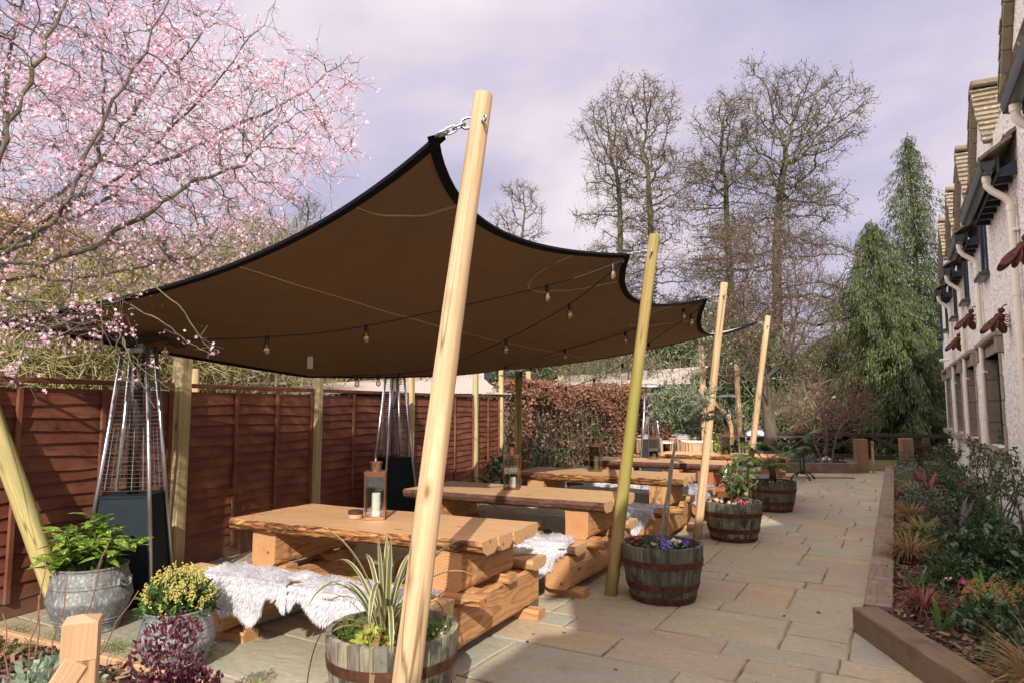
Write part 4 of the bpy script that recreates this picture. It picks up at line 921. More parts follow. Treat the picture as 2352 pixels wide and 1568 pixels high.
for i,(dx,dy,n,rr,l) in enumerate([(-.17,-.09,620,.13,'bright green ground cover at the left of the front barrel'),(.18,.08,700,.13,'bright green ground cover at the right of the front barrel with tiny mauve flowers'),(.02,-.17,260,.10,'low pale green succulent at the front rim of the front barrel')]):
    t=bushy('ground_cover',l,'plant',(b1[0]+dx,b1[1]+dy,.395),rr,.09,n,.03 if i<2 else .035,LM['moss'] if i<2 else LM['varieg'],tmpl=SLIM if i<2 else leaf(.4),stems=0,shell=.8,up=.7)
    if i==1: g=Geo(); n=16; P,N=dome(n,.11,.1); g.leaves(P,rdir(n),N,.02,*FLW); g.build('mauve_flowers',LM['pink'],t,fix=False)
# olive
def olive():
    t=thing('olive_tree','small standard olive tree with a round grey green crown in the dark barrel','tree',(-1.79,5.79,.39)); c=at(1562,925,5.95)-Vector((-1.79,5.79,.39)); g=Geo(); k=10
    P=[(c.x*.9*(i/k)**1.2+.006*math.sin(i*1.7),c.y*.9*(i/k)**1.2,(c.z-.18)*i/k) for i in range(k+1)]; g.tube(P,[.014-.004*i/k for i in range(k+1)],8); g.tube([(.03,.0,0),(P[-4][0]+.012,P[-4][1],P[-4][2])],.008,6)
    top=np.array(P[-1]); cc=np.array(c); gl=Geo(); rx,rz=.335,.26
    for i in range(150):
        d=rdir(1)[0]; e=cc+d*np.array([rx,rx,rz])*rng.uniform(.45,1.05); 
        if i<7: e=cc+np.array([rng.uniform(-.3,.3),rng.uniform(-.2,.2),rz+rng.uniform(.08,.2)])
        if 7<=i<13: e=cc+np.array([rng.uniform(.3,.46),rng.uniform(-.1,.2),rng.uniform(-.15,.2)])
        m=top+(e-top)*.45+rng.normal(0,.03,3)+np.array([0,0,-.02]); s=np.linspace(0,1,9)[:,None]; Q=(1-s)**2*top+2*s*(1-s)*m+s*s*e
        g.segs(Q[:-1],Q[1:],np.linspace(.005,.0018,8),np.linspace(.0045,.0014,8),4)
        n=26; u=rng.uniform(.4,1,n)[:,None]; B=(1-u)**2*top+2*u*(1-u)*m+u*u*e; T=(e-m); T/=np.linalg.norm(T); D=T*.6+rdir(n)*.9; gl.leaves(B,D,rdir(n,.3),rng.uniform(.04,.072,n),*SLIM)
    g.build('stem_and_branches',plain('grey_olive_bark',(.22,.2,.17),.8),t,fix=False,smooth=True); gl.build('leaves',LM['olive'],t,fix=False)
    g=Geo()
    for z in(.15,.35,.55,.75): p=np.interp(z,[q[2] for q in P],[q[0] for q in P]); p2=np.interp(z,[q[2] for q in P],[q[1] for q in P]); g.tube([(p+.012+.02*math.cos(a),p2+.016*math.sin(a),z) for a in np.linspace(0,2*PI,12,endpoint=False)],.0035,5,closed=True)
    g.build('green_ties',plain('green_tie',(.0,.3,.2),.5),t)
olive()
GFl='bedding flowers in the barrels'
for (dx,dy,n,m,eye,l,s) in [(-.2,-.05,12,'red','yellow','red primroses in the barrel with the olive tree',.042),(-.07,.16,1,'violet','deep','single mauve pansy in the barrel with the olive tree',.085),(.14,-.05,16,'white','yellow','white primroses in the barrel with the olive tree',.045),(.08,-.18,2,'violet','deep','mauve pansies at the front of the barrel with the olive tree',.085),(.22,-.1,3,'deep','violet','dark purple pansies in the barrel with the olive tree',.08),(-.02,-.2,2,'buff','yellow','pale buff primroses at the stem of the olive tree',.04),(-.03,.0,3,'white','yellow','small white violas behind the olive stem',.035)]:
    blossom('pansy' if s>.06 else 'primrose',l,(-1.78+dx,5.8+dy,.41),n,.07 if n>3 else .05,LM[m],None,GFl,s,.07,LM[eye])
for (bx,by,dx,dy,n,m,l) in [(-1.78,8.72,-.17,-.13,9,'buff','buff primroses at the left of the barrel with the reddish shrub'),(-1.78,8.72,.02,-.2,5,'white','white pansies at the front of the barrel with the reddish shrub'),(-1.78,8.72,.13,-.1,8,'rose','crimson primroses in the barrel with the reddish shrub'),(-1.71,11.4,.03,-.2,3,'white','white pansies in the barrel with the fan palm'),(-1.71,11.4,.12,-.14,7,'yellow','yellow pansies in the barrel with the fan palm'),(-1.71,11.4,.1,-.05,6,'deep','dark purple pansies in the barrel with the fan palm')]:
    blossom('primrose' if 'prim' in l else 'pansy',l,(bx+dx,by+dy,.41),n,.07,LM[m],LM['dark'],GFl,.05,.05,LM['yellow' if m!='yellow' else 'deep'])
# reddish shrub, barrel 3
t=thing('leafy_shrub','young evergreen shrub with reddish shoot tips in the pale barrel','shrub',(-1.78,8.72,.4)); g=Geo(); gl=Geo()
for i in range(15):
    a=rng.uniform(0,2*PI); e=np.array([math.cos(a)*rng.uniform(.1,.4),math.sin(a)*rng.uniform(.1,.4),rng.uniform(.22,.56)]); s=np.linspace(0,1,8)[:,None]; m=e*np.array([.35,.35,.6]); Q=2*s*(1-s)*m+s*s*e; g.segs(Q[:-1],Q[1:],np.full(7,.005),np.full(7,.004),4)
    n=16; u=rng.uniform(.3,1,n)[:,None]; B=2*u*(1-u)*m+u*u*e; D=rdir(n,.5); gl.leaves(B,D,rdir(n,.8),rng.uniform(.07,.12,n),*leaf(.2,.04,.05))
g.build('stems',STEMR,t,fix=False); gl.build('leaves',LM['photinia'],t,fix=False)
# fan palm, barrel 4
def palm():
    t=thing('fan_palm','fan palm with drooping fingered leaves in the dark barrel','palm',(-1.72,11.4,.4)); g=Geo(); g.tube([(0,0,0),(.01,0,.15),(.0,.0,.30)],[.06,.05,.035],10); g.build('trunk',M['bark_dark'],t,smooth=True)
    gs=Geo();gl=Geo(); top=np.array([0,0,.28])
    for i in range(13):
        a=i*2.4+.3; el=rng.uniform(-.1,.75); ln=rng.uniform(.22,.42)
        if i==0: a,el,ln=.15,.75,.62
        d=np.array([math.cos(a)*math.cos(el),math.sin(a)*math.cos(el),math.sin(el)]); h=top+d*ln; gs.tube([tuple(top-np.array([0,0,.1])),tuple(top+d*ln*.5),tuple(h)],[.008,.006,.005],5)
        sd=np.cross(d,[0,0,1]);sd/=np.linalg.norm(sd); n=24
        for k in range(n):
            w=(k/(n-1)-.5)*2.5*1.15; dd=d*math.cos(w)+sd*math.sin(w); L=rng.uniform(.3,.4)*(1-.25*abs(w)/1.4); p=h.copy(); C_=[p]; e=np.array(dd)
            for q in range(5): p=p+e*L/5; e=e+np.array([0,0,-.10-.10*q*rng.uniform(.6,1.3)]); e/=np.linalg.norm(e); C_.append(p)
            C_=np.array(C_); wd=np.array([.006,.011,.012,.010,.006,.001]); s2=np.cross(dd,[0,0,1.]);s2/=np.linalg.norm(s2)+1e-9
            V=np.concatenate([C_-s2*wd[:,None],C_+np.array([0,0,.006]),C_+s2*wd[:,None]]); q=np.arange(5); gl.add(V,np.concatenate([np.stack([q,q+1,7+q,6+q],1),np.stack([6+q,7+q,13+q,12+q],1)]))
    gs.build('leaf_stalks',STEMG,t,fix=False,smooth=True); gl.build('fan_leaves',LM['palm'],t,fix=False)
palm()
# ------------------------------------------------------------------ front left bed
t=thing('notched_post','pale oak post with a pyramid top and a slanting brace at the front left','timber post',at(188,1450,2.3)); t.location.z=0
zt=at(188,1422,2.3).z; g=Geo(); w=.052
g.add([(-w,-w,zt-.12),(w,-w,zt-.12),(w,w,zt-.12),(-w,w,zt-.12),(-w,-w,zt),(w,-w,zt),(w,w,zt),(-w,w,zt),(0,0,zt+.018)],[(0,1,5,4),(1,2,6,5),(2,3,7,6),(3,0,4,7),(4,5,8),(5,6,8),(6,7,8),(7,4,8),(0,1,2,3)])
g.cbox((.022,0,(zt-.12)/2),(.06,2*w-.004,zt-.125),.003); o=g.build('post_shaft',M['oak_v'],t,rot=(0,0,YAW+.42))
g=Geo(); g.cbox((0,0,0),(.55,.095,.075),.004); o=g.build('slanting_brace',M['oak'],t); q=Matrix.Rotation(YAW+.42,3,'Z'); o.location=q@Vector((-.14,-.01,zt-.36)); o.rotation_euler=(0,-1.05,YAW+.42)
p=at(85,1380,3.6)
t=thing('dogwood_stems','bare upright red brown stems in the front left bed','shrub',(p.x,p.y,.02)); g=Geo(); r0=Vector((math.cos(YAW),math.sin(YAW),0))
for i,(dx,h,ln) in enumerate([(-.17,.92,-.12),(-.05,.82,.03),(-.02,.60,.08),(.06,.72,.12),(.09,.86,.22),(.13,.45,.2),(.2,.62,.35),(.02,.5,.15),(-.1,.5,-.05)]):
    P=[tuple(r0*(dx+ln*(k/8)+.012*math.sin(k*1.9+i))+Vector((0,.05*math.sin(i*2.),h*k/8))) for k in range(9)]; g.tube(P,[.0055-.0004*k for k in range(9)],6); 
g.build('stems',STEMR,t,smooth=True,fix=False)
for (px,py,d,l,n) in [(95,1545,2.75,'silvery sage with furry leaves at the bottom left',130),(180,1530,2.9,'second silvery sage beside the oak post',60)]:
    p=at(px,py,d); bushy('sage',l,'plant',(p.x,p.y,.02+max(0,p.z-.14)),.12,.16,n,.06,LM['sage'],tmpl=leaf(.27,.08,.05),stems=5,shell=.7,up=.9)
p=at(398,1500,3.05); bushy('purple_shrub','purple leaved bushy shrub in front of the small zinc tub','shrub',(p.x,p.y,.02),.235,.58,5200,.030,LM['purple'],tmpl=leaf(.3,.05,.05),stems=14,shell=.75,up=.5)
p=at(300,1552,2.85); bushy('variegated_shrub','yellow and green variegated leaves left of the purple shrub','shrub',(p.x,p.y,.02),.14,.3,260,.075,LM['varieg'],tmpl=leaf(.25),stems=6,shell=.7)
p=at(575,1566,3.6); bushy('ferny_tuft','light green ferny tuft at the bottom edge beside the front barrel','plant',(p.x,p.y,.02),.13,.11,420,.04,LM['varieg'],tmpl=SLIM,stems=0,shell=.8,up=.8)
for i,(px,py,d,l) in enumerate([(40,1500,3.6,'green moss patch among the bark at the left'),(120,1475,3.9,'green moss patch behind the red brown stems'),(265,1490,3.5,'green moss patch right of the oak post'),(15,1455,4.2,'small green clump by the left frame edge'),(455,1500,3.7,'green moss patch beside the small zinc tub')]):
    p=gr(px,py,.02); bushy('moss_clump',l,'plant',(p.x,p.y,.015),.17,.05,600,.022,LM['moss'],tmpl=SLIM,stems=0,shell=.9,up=.8,group='moss clumps in the left bed')
# ------------------------------------------------------------------ right bed
GT='grass tufts in the right bed'
for (x,y,L,m,n,l) in [(.06,7.75,.42,'tan',420,'tan grass tuft spilling over the grey sleeper'),(.22,9.0,.40,'straw',420,'straw coloured grass tuft behind the tan one in the right bed'),(.12,10.4,.40,'tan',380,'tan grass tuft in the middle of the right bed'),(.2,13.6,.42,'straw',380,'pale grass tuft far along the right bed'),(.62,4.35,.5,'tan',500,'large tan grass tuft at the near corner of the right bed'),(.12,5.95,.26,'redg',220,'low red leaved tuft near the corner of the right bed')]:
    tussock('grass_tuft',l,'grass tuft',(x,y,.11),n,L,.006,1.7,.75,LM[m],GT)
tussock('red_flax','red sword leaved flax among the right bed plants','plant',(.36,13.0,.11),16,.55,.05,.9,.2,LM['redg'])
tussock('bronze_flax','dark bronze strap leaved flax in the right bed','plant',(.55,9.1,.11),14,.6,.035,1.2,.55,LM['bronze'])
for i,(x,y,n,l) in enumerate([(.2,5.45,8,'green iris shoots beside the red tuft near the bed corner'),(.52,6.3,16,'green iris shoots behind the flower headed shrub'),(.1,6.6,9,'small iris shoots next to the grey sleeper'),(1.0,9.6,20,'strappy green clump against the house wall')]):
    tussock('iris_clump',l,'plant',(x,y,.11),n,.3 if i<3 else .5,.028,.9,.3,LM['iris'],'iris clumps in the right bed')
t=bushy('skimmia','low shrub with cone shaped bronze flower heads in the near right bed','shrub',(.5,5.5,.11),.27,.24,330,.075,LM['dark'],tmpl=leaf(.22,.05,.1),stems=6,shell=.6)
g=Geo()
for i in range(9):
    a=i*2.4; c=np.array([.2*math.cos(a)*math.sqrt((i+1)/9),.2*math.sin(a)*math.sqrt((i+1)/9),.26+.05*math.sin(i*3)]); k=110; d=rdir(k); d[:,2]=np.abs(d[:,2]); g.leaves(c+d*np.array([.045,.045,.085]),d,rdir(k),.016,*DIA)
g.build('flower_heads',LM['brown'],t,fix=False)
GSh='evergreen shrubs in the right bed'
for (x,y,r,h,n,L,m,tm,l) in [(.74,7.6,.42,.46,1500,.075,'dark',leaf(.26),'large dark glossy camellia with yellow buds in the right bed'),(1.0,6.5,.34,.4,900,.075,'dark',leaf(.26),'dark glossy shrub by the wall at the right frame edge'),(.38,8.2,.22,.3,600,.05,'mid',leaf(.24),'mid green low shrub behind the tan grass tuft'),(.32,6.9,.2,.28,420,.06,'mid',leaf(.2),'green spurge with reddish tips in the right bed'),(.8,6.0,.28,.34,800,.05,'mid',SLIM,'feathery green clump behind the flower headed shrub'),(.3,11.6,.27,.42,900,.045,'grey',leaf(.2),'silver grey shrub in the right bed'),(.5,10.3,.28,.42,800,.05,'dark',leaf(.25),'small dark shrub in front of the wall beyond the bronze flax'),(.85,11.4,.3,.45,800,.055,'dark',leaf(.25),'dark shrub with pink flowers by the wall'),(.2,15.2,.3,.45,900,.045,'grey',leaf(.2),'silver grey shrub near the far end of the right bed'),(.65,15.5,.36,.5,900,.06,'mid',SLIM,'feathery green shrub near the gate'),(.2,17.6,.3,.5,700,.05,'dark',leaf(.25),'dark low shrub beside the right gate post'),(.85,13.6,.34,.5,900,.06,'dark',leaf(.22),'tall dark shrub between the windows of the house')]:
    t=bushy('evergreen_shrub',l,'shrub',(x,y,.11),r,h,n,L,LM[m],GSh,tmpl=tm,stems=8,shell=.7)
    if 'pink' in l or 'camellia' in l:
        g=Geo(); k=6; P,N=dome(k,r*1.02,h,shell=.1)
        for p in P:
            g=Geo()
            for q in range(2): g.leaves([p+rng.normal(0,.004,3)],rdir(1),[N[0]],.075 if 'pink' in l else .035,*FLW)
            g.build('flower' if 'pink' in l else 'bud',LM['rose'] if 'pink' in l else LM['yellow'],t,fix=False)
for i,(x,y,r_,h,n,m,tm,l) in enumerate([(.15,8.5,.2,.2,420,'mid',leaf(.25),'low green plant between the two nearest tan grass tufts'),(.5,7.0,.26,.22,520,'dark',leaf(.26),'low dark ground plant in front of the camellia'),(.15,6.25,.16,.16,260,'mid',leaf(.22),'small green plant beside the red tuft'),(.55,4.95,.24,.2,420,'dark',leaf(.26),'low dark plant between the flower heads and the near grass tuft'),(.35,9.7,.22,.22,420,'mid',leaf(.2),'low green plant beside the bronze flax'),(.15,11.5,.22,.2,400,'mid',SLIM,'feathery low plant by the grey sleeper'),(.7,10.6,.3,.3,600,'dark',leaf(.24),'dark low plant in front of the second window'),(.25,12.5,.25,.22,420,'dark',leaf(.24),'low dark plant beside the red flax'),(.25,14.5,.26,.25,420,'mid',leaf(.22),'low green plant far along the right bed'),(.75,17.0,.36,.4,600,'mid',leaf(.22),'green shrub by the wall near the gate'),(.15,16.4,.24,.26,400,'grey',leaf(.2),'small silver plant near the far end of the grey sleepers')]): bushy('low_plant',l,'plant',(x,y,.11),r_,h,n,.05,LM[m],'low plants filling the right bed',tmpl=tm,stems=0,shell=.8)
t=blossom('pink_bergenia','small crimson flowers on the bark in the right bed',(.45,6.75,.12),7,.09,LM['rose'],LM['mid'],None,.045,.08)
t=blossom('pink_bergenia','white and pink flower spikes beside the green spurge',(.3,6.5,.12),6,.06,LM['pink'],LM['mid'],None,.03,.16)
def rose(label,x,y,H,seed):
    r=np.random.default_rng(seed); t=thing('rose_bush',label,'rose bush',(x,y,.1),0,'leggy rose bushes against the house wall'); g=Geo(); gl=Geo(); 
    def grow(p,d,L,r0,lv):
        n=6; Q=[p]; 
        for i in range(n): d=d+r.normal(0,.16,3)+np.array([0,0,.05]); d/=np.linalg.norm(d); p=p+d*L/n; Q.append(p)
        Q=np.array(Q); g.segs(Q[:-1],Q[1:],np.linspace(r0,r0*.75,n),np.linspace(r0*.96,r0*.7,n),5)
        k=2+lv*3; u=r.integers(1,n+1,k); B=Q[u]; gl.leaves(B+r.normal(0,.012,(k,3)),rdir(k,.2),rdir(k,.8),r.uniform(.025,.055,k),*leaf(.28))
        if lv<3:
            for _ in range(2 if lv else 3): grow(Q[r.integers(3,n+1)],d+r.normal(0,.55,3)*np.array([.6,1,.6]),L*.62,r0*.62,lv+1)
    g.ell((0,0,.0),(.13,.17,.07),n=10)
    for i in range(4): grow(np.array([r.normal(0,.05),r.normal(0,.08),0]),np.array([r.normal(-.1,.25),r.normal(0,.4),1.]),H*.45,.010,0)
    g.build('thorny_stems',plain('rose_stem',(.055,.06,.03),.7),t,fix=False); gl.build('young_leaves',LM['rosy'],t,fix=False)
rose('leggy rose bush against the wall at the near window',.95,8.6,1.25,3); rose('leggy rose bush between the near downpipe and the wall corner of the bed',.98,9.9,1.2,5); rose('tall thin rose bush by the second window',.95,11.9,1.35,8); rose('rose bush farther along the wall near the third window',.98,14.3,1.1,9)
beam('timber_sleeper',M['sleeper_new'],(1.08,4.0,.16),(1.10,9.4,.16),.05,.16,label='low board standing along the house wall behind the shrubs',cat='timber sleeper',group=GS)
# ------------------------------------------------------------------ the house
XW=1.2; YE=21.6
H=thing('stone_house','long cream pebbledash house with stone gables along the right of the path','house',(XW,0,0))
def hl(v): return (v[0]-XW,v[1],v[2])
WIN=[(10.5,12.3,'near'),(13.6,15.25,''),(16.4,18.0,''),(19.4,20.9,'')]; Z0,Z1=1.06,2.3
g=Geo(); ys=[5.0]+[q for w in WIN for q in w[:2]]+[YE]; T=.32
def wb(y0,y1,z0,z1): g.prism([(0,0),(y1-y0,0),(y1-y0,z1-z0),(0,z1-z0)],(0,y0,z0),(0,1,0),(0,0,1),(T,0,0))
wb(5.0,YE,-.1,Z0); wb(5.0,YE,Z1,4.9)
for i in range(0,len(ys),2): wb(ys[i],ys[i+1],Z0,Z1)
g.prism([(0,0),(3.2,0),(6.2,0),(6.2,4.4),(3.2,6.9),(0,4.4)],(T,YE-.3,-.1),(1,0,0),(0,0,1),(0,.3,0))
GB_=[7.55,11.05,13.75,16.25,18.9]; AP=5.95
for c in GB_: g.prism([(-1.02,4.9),(1.02,4.9),(0,AP)],(0,c,0),(0,1,0),(0,0,1),(T,0,0))
# near wings out of frame at right, heights shaped to cast the patio shade
g.prism([(0,0),(0,4.9),(3.0,6.6),(6.0,4.9),(6.0,0)],(0.0,-1.8,-.1),(1,0,0),(0,0,1),(0,3.0,0))
g.prism([(0,0),(0,4.4),(3.0,6.0),(6.0,4.4),(6.0,0)],(0.0,-12,-.1),(1,0,0),(0,0,1),(0,10.19,0))
g.prism([(0,0),(0,2.7),(6.0,2.7),(6.0,0)],(0.0,1.21,-.1),(1,0,0),(0,0,1),(0,3.78,0))
g.build('rendered_wall',M['dash'],H,fix=True)
# roofs as overlapping stone slates
def slates(g,p0,along,up,nrm,L,S,rows,seed,over=.0,wr=(.22,.5)):
    r=random.Random(seed); p0=Vector(p0);along=Vector(along).normalized();up=Vector(up).normalized();nrm=Vector(nrm).normalized(); rs=S/rows
    for i in range(rows):
        a=-r.uniform(0,.02); s=i*rs
        while a<L-.03:
            w=min(r.uniform(*wr),L-a)
            if L-a-w<.1: w=L-a
            th=r.uniform(.028,.042); lift=.012
            o=p0+along*a+up*(s-r.uniform(0,.012)); b=o+along*(w-.006); hgt=rs*1.18
            V=[o+nrm*(lift+th),b+nrm*(lift+th),b+up*hgt+nrm*(th*.25),o+up*hgt+nrm*(th*.25)]; V+= [q-nrm*th for q in V]
            g.add([tuple(q) for q in V],[(0,1,2,3),(7,6,5,4),(0,4,5,1),(1,5,6,2),(2,6,7,3),(3,7,4,0)]); a+=w
g=Geo()
sl=math.hypot(1.02,AP-4.9)
for i,c in enumerate(GB_):
    for s in(-1,1):
        d=Vector((0,-s*1.02,AP-4.9)).normalized(); n=Vector((0,s*(AP-4.9),1.02)).normalized()
        slates(g,(-.09,c+s*1.09,4.83),(1,0,0),d,n,2.6,sl+.09,11,i*3+s)
    for k in range(6): g.cbox((.12+k*.43,c,AP+.05),(.42,.26,.09),.02,Matrix.Rotation(R(2*(-1)**k),3,'Y'))
slates(g,(.34,5.0,4.67),(0,1,0),(1,0,.86),(-.86,0,1),YE-5.0,3.8,15,99)
for (q0,q1) in((4.6,6.75),(8.35,10.75),(11.8,13.3),(14.6,15.9),(17.3,18.5)): slates(g,(-.30,q0-.05,4.12),(0,1,0),(1,0,.86),(-.86,0,1),q1-q0+.1,.86,3,int(q0*9))
slates(g,(-.2,-1.85,4.75),(0,1,0),(1,0,.57),(-.57,0,1),3.1,3.7,14,98)
slates(g,(-.2,-12,4.23),(0,1,0),(1,0,.53),(-.53,0,1),10.1,3.7,14,97)
g.build('stone_slate_roof',M['slate'],H,fix=False)
for c in GB_:
    g=Geo() # stone edging under the gable slates
    for s in(-1,1):
        d=Vector((0,-s*1.02,AP-4.9)).normalized()
        for k in range(6):
            m=Vector((-.045,c+s*1.0,4.86))+d*(.12+k*.235); g.cbox(tuple(m),(.085,.225,.05),.006,Matrix.Rotation(-s*math.atan2(AP-4.9,1.02),3,'X'))
    g.build('verge_stones',M['stone'],H)
# openings
for i,(y0,y1,_) in enumerate(WIN):
    g=Geo(); r=random.Random(i)
    for yy,s in((y0,1),(y1,-1)):
        n=4
        for k in range(n):
            zz=Z0+(Z1-Z0)*k/n; w=.13 if k%2 else .2; hh=(Z1-Z0)/n-.006
            g.cbox((.085,yy-s*(w/2-.09),zz+hh/2+.003),(.21,w,hh),.008)
    g.cbox((.085,(y0+y1)/2,Z1+.075),(.21,y1-y0+.3,.15),.01)
    sf=g.build('stone_surround',M['stone'],H)
    g=Geo(); g.cbox((-.03,(y0+y1)/2,Z1+.20),(.14,y1-y0+.56,.085),.02)
    for yy in(y0-.22,y1+.22): g.cbox((-.025,yy,Z1+.06),(.12,.1,.2),.015)
    g.build('hood_mould',M['stone'],H)
    g=Geo(); g.cbox((.02,(y0+y1)/2,Z0-.06),(.30,y1-y0+.16,.11),.012); g.build('sill',M['stone'],H)
    g=Geo(); a,b=y0+.09,y1-.09; x=.17
    for yy in(a+.035,(a+b)/2,b-.035): g.cbox((x,yy,(Z0+Z1)/2),(.07,.06,Z1-Z0-.02),.006)
    for zz in(Z0+.035,Z1-.045): g.cbox((x+.002,(a+b)/2,zz),(.066,b-a-.01,.07),.006)
    f=g.build('window',M['navy'],H); g=Geo(); g.cbox((x+.03,(a+b)/2,(Z0+Z1)/2),(.01,b-a-.02,Z1-Z0-.04),.001); g.build('pane',M['pane'],f)
for i,c in enumerate(GB_[1:]+[21.0]):
    y0,y1=c+.05,c+.6; g=Geo()
    for yy in(y0+.03,y1-.03): g.cbox((-.012,yy,3.9),(.04,.04,.95),.006)
    g.cbox((-.014,(y0+y1)/2,3.45),(.054,y1-y0-.12,.05),.006); g.cbox((-.014,(y0+y1)/2,4.36),(.054,y1-y0-.12,.05),.006); f=g.build('window',M['navy'],H)
    g=Geo(); g.cbox((-.004,(y0+y1)/2,3.9),(.012,y1-y0-.12,.86),.001); g.build('pane',M['pane'],f)
    g=Geo(); g.cbox((-.055,(y0+y1)/2,3.385),(.14,y1-y0+.12,.06),.01); g.build('sill',M['gutter'],f)
for i,(y0,y1,yp) in enumerate([(4.6,6.75,8.3),(8.35,10.75,12.1),(11.8,13.3,14.95),(14.6,15.9,16.85),(17.3,18.5,19.0)]):
    x=-.25; z=4.06; g=Geo(); P=[(-.065,.07),(-.07,.0),(-.05,-.05),(0,-.065),(.05,-.05),(.065,0),(.065,.07),(.058,.07),(.055,.0),(.04,-.04),(0,-.052),(-.04,-.04),(-.06,0),(-.056,.07)]
    g.prism(P,(x,y0,z),(1,0,0),(0,0,1),(0,y1-y0,0)); g.cbox((x,y0+.006,z+.0),(.12,.012,.11),.004); g.cbox((x,y1-.006,z+.0),(.12,.012,.11),.004); gu=g.build('gutter',M['gutter'],H,smooth='auto')
    g=Geo(); g.cbox((x+.085,(y0+y1)/2,z+.0),(.025,y1-y0,.17),.004); g.build('fascia_board',M['navy'],gu)
    k=int((y1-y0)/.33)
    for q in range(k+1):
        g=Geo(); g.prism([(0,0),(.19,.0),(.19,.16),(-.0,.07),(-.03,.02)],(x+.10,y0+.05+q*(y1-y0-.14)/k,z-.10),(1,0,0),(0,0,1),(0,.05,0)); g.build('rafter_foot',M['navy'],gu)
    g=Geo(); yq=y0+.18 if i else y1-.2; yp=yq+.0
    Q=[(x,yq,z-.05),(x,yq,z-.16),(x+.04,yq,z-.22),(x+.14,yq,z-.30),(x+.185,yq,z-.36),(x+.19,yq,z-.46),(x+.19,yq,2.2),(x+.19,yq,.05)]
    g.tube(Q,.036,14)
    for zz in(z-.09,z-.42,2.75,1.45): g.tube([(Q[5][0] if zz<3.8 else x,yq,zz-.03),(Q[5][0] if zz<3.8 else x,yq,zz+.03)],.042,14)
    for zz in(3.4,2.1,.9): g.cbox((x+.215,yq,zz),(.05,.14,.03),.004)
    g.build('downpipe',M['pipe'],H,smooth='auto')
a=Vector((XW-.09,19.6,2.72)); t=thing('security_camera','small white camera on the house wall below the farthest bee','camera',a); g=Geo(); g.tube([(-.1,-.05,0),(.02,-.02,0)],.035,10); g.build('camera_body',M['white'],t,smooth='auto'); g=Geo(); g.tube([(.0,0,0),(.09,0,.03)],.018,8); g.build('mount',M['white'],t)
# metal bees on the wall
def bee(label,y,z,s):
    t=thing('metal_bee',label,'wall sculpture',(XW-.16*s,y,z),0,'rusty metal bees on the house wall')
    g=Geo(); g.ell((-.02*s,0,.07*s),(.10*s,.10*s,.095*s)); g.ell((.01*s,0,-.12*s),(.085*s,.09*s,.16*s),Matrix.Rotation(R(-20),3,'Y')); g.build('body',M['rust'],t,smooth=True)
    g=Geo(); g.ell((.02*s,0,.21*s),(.065*s,.075*s,.06*s))
    for q in(-1,1): g.tube([(.03*s,q*.04*s,.25*s),(.06*s,q*.06*s,.31*s),(.12*s,q*.07*s,.32*s)],.009*s,5)
    g.build('head',M['rust'],t,smooth=True)
    for q in(-1,1):
        for (L,w,dz,dx) in((.46,.10,-.72,-.62),(.34,.075,-.92,-.25)):
            g=Geo(); n=18; P=[]
            for k in range(n): u=k*2*PI/n; a_=L*.5-L*.5*math.cos(u); P.append((a_*s,w*math.sin(u)*(.45+.55*a_/L)*s))
            d=Vector((dx,q*.42,dz)).normalized(); e=Vector((.85,q*.55,-.3)); e=(e-d*e.dot(d)).normalized()
            g.prism(P,(-.06*s,q*.05*s,.09*s),d,e,tuple(d.cross(e)*.008)); g.build('wing',M['rust'],t)
    for q in(-1,1):
        for k in range(3): z0=.10-.10*k; g=Geo(); g.tube([(.03*s,q*.06*s,z0*s),(.08*s,q*.13*s,(z0+.01)*s),(.15*s,q*.12*s,(z0-.04)*s)],[.016*s,.012*s,.01*s],6); g.build('leg',M['rust'],t,smooth=True)
    return t
bee('rusty metal bee with spread wings, largest of those on the wall',9.55,2.58,.56); bee('rusty metal bee second along the wall beside a downpipe',12.75,2.95,.62); bee('smallest looking rusty metal bee, farthest along the wall',15.25,2.80,.62); bee('rusty metal bee at the right frame edge of the wall',7.6,3.0,.6)
# ------------------------------------------------------------------ back of the garden
p=Vector((-3.2,18.0,0))
def rail_fence():
    t=thing('rail_fence','dark three rail fence at the far end of the patio with diagonal braces','rail fence',(-2.6,20.3,0)); L=(-6.5,3.9)
    for z in(.30,.58,.86): 
        g=Geo(); g.cbox((0,0,0),(9,.045,.095),.005); o=g.build('rail',M['deadwood'],t,loc=(-.6,0,z))
    for x in(-4.6,-2.8,-1.0,.6,3.1): g=Geo(); g.cbox((x,.06,.45),(.11,.075,1.0),.006); g.build('post',M['deadwood'],t)
    for x0,x1 in((.75,1.75),(3.0,2.0)):
        o=beam('brace',M['deadwood'],(x0,-.03,.25),(x1,-.03,.85),.04,.08,parent=t)
rail_fence()
for (x,y,l) in((-.78,18.95,'left oak gate post at the far end of the patio'),(.2,19.9,'right oak gate post next to the house bed')):
    t=thing('gate_post',l,'gate post',(x,y,0),0,'oak gate posts'); g=Geo(); g.cbox((0,0,.4),(.29,.20,.82),.012); g.build('post_shaft',M['oak_post'],t,rot=(0,0,YAW*.7))
g=Geo(); g.cbox((0,0,.38),(.05,.05,.78),.004); tag(g.build('stake',M['post_sq'],loc=(-.52,18.9,0),rot=(0,0,.3)),'thin yellowish stake leaning beside the left oak gate post','stake')
t=thing('raised_planter','timber raised bed with white flowers in front of the rail fence','planter',(-2.2,18.4,0),.42)
for (a,b) in(((-1.4,-.3,.12),(1.35,-.3,.12)),((1.32,-.25,.12),(1.32,.9,.12)),((-1.4,.9,.12),(1.3,.9,.12))): beam('side_board',M['sleeper'],a,b,.1,.24,parent=t)
g=Geo(); g.cbox((-.05,.3,.16),(2.7,1.1,.1),.01); g.build('compost',M['soil'],t)
